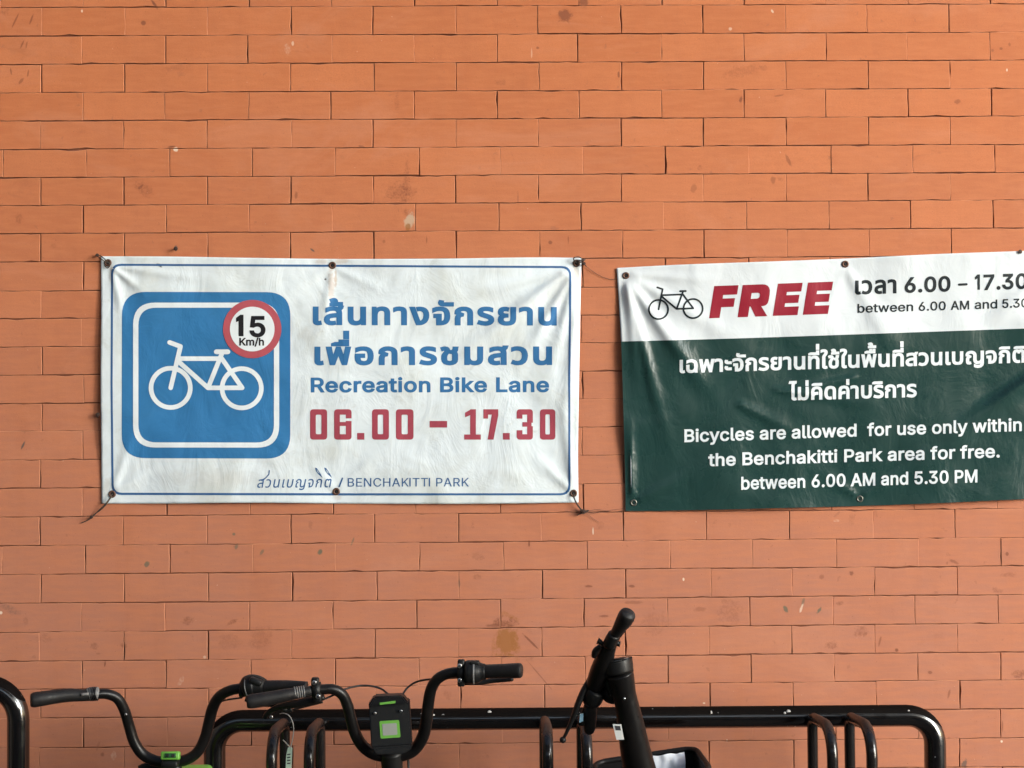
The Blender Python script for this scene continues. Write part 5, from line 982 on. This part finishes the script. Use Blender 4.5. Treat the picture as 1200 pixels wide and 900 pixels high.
# basket behind the stem
dF, dN = .34, .50
pts_top = [at(694, 897, dN-.03), at(697, 894, dF), at(816, 874.5, dF), at(822, 893, dN-.06)]
fl, fr_ = at(697, 894, dF), at(814.5, 876.5, dF); zt = (fl.z+fr_.z)/2
nl, nr = Vector((fl.x-.01, -dN, fl.z-.012)), Vector((fr_.x+.012, -dN, fr_.z-.012))
b = MB()
top = [fl, fr_, nr, nl]; cen = sum(top, Vector())/4; bot = [cen+(q-cen)*.82+Vector((0, 0, -.20)) for q in top]
def wallq(a, c, d_, e, th):
    n = ((c-a).cross(e-a)).normalized(); inn = (cen+Vector((0, 0, -.1))-(a+c+d_+e)/4)
    if n.dot(inn) < 0: n = -n
    b.prism([a, c, d_, e], n, th)
for i in range(4): wallq(top[i], top[(i+1) % 4], bot[(i+1) % 4], bot[i], .003)
b.prism(bot, (0, 0, 1), .003)
bk = link('basket', b.mesh('basket'), plas_m, bC, smooth=False)
rim = [nl]+[fl, fr_]+[nr]
b = MB(); b.tube(fillet(rim+[nl+(nr-nl)*.5], [.03, .03, .03], 6), .0062, 12); b.tube([nl+(nr-nl)*.5, nl], .0062, 12); link('basket_rim', b.mesh('basket_rim'), plas_m, bk)
lower_bike(bC, at(752, 912, .565), hC.x+.01, bar_m)

# ---- sheet of paper lying in the basket against its far side
pv = []; pf = []; nu, nv = 26, 22
for j in range(nv+1):
    for i in range(nu+1):
        u, v = i/nu, j/nv
        x = 765+37*u+(1.2*math.sin(v*5)); y = 885.5-3.2*u+.8*math.sin(u*9)-(1.4 if u > .75 else 0)*min(1, (u-.75)*9) + v*46
        d_ = dF+.018+.05*v+.006*nz(x, y, 9, 3.3)+.010*nz(x, y, 20, 8.3)
        pv.append(tuple(at(x, y, d_)))
for j in range(nv):
    for i in range(nu): a = j*(nu+1)+i; pf.append((a, a+1, a+nu+2, a+nu+1))
me = bpy.data.meshes.new('paper'); me.from_pydata(pv, [], pf); me.update()
pp = tag(link('paper', me, paper_m, origin=at(783, 900, dF+.03)), 'crumpled sheet of white paper lying in the basket of the right bicycle', 'paper')
# ---- tag on a wire loop, hanging from the left hoop of the long rack
tg = thing('key_tag', at(338, 836, .47), 'pale green tag on a wire loop hanging from a hoop of the long rack', 'tag')
V, _ = px_path([(328, 836.5, .475), (333, 836, .482), (339, 839, .488), (343, 847, .49), (344, 857, .49), (342.5, 868, .49), (340.5, 876, .49)], 8); b = MB(); b.tube(V, .0011, 8)
V, _ = px_path([(340.6, 876.5, .49), (336, 871.5, .49), (331.5, 867, .488)], 5); b.tube(V, .0011, 8); link('wire_loop', b.mesh('wire_loop'), paint('white_wire', (.42, .40, .36), .5), tg)
b = MB(); b.prism([at(x, y, .492) for x, y in quadround([(337.6, 875.5), (342.6, 876), (341.4, 902), (334.6, 902), (335.4, 885)], 1.5)], (0, 1, 0), .0025); t_ = link('tag_plate', b.mesh('tag_plate'), tagg_m, tg, smooth=False)
b = MB()
for yv in (883.5, 887, 890.5, 894): b.prism([at(x, y, .4926) for x, y in ((336.6, yv), (340.4, yv-.3), (340.2, yv+1.2), (336.4, yv+1.5))], (0, 1, 0), .0006)
link('tag_marks', b.mesh('tag_marks'), ink_m, t_, smooth=False)
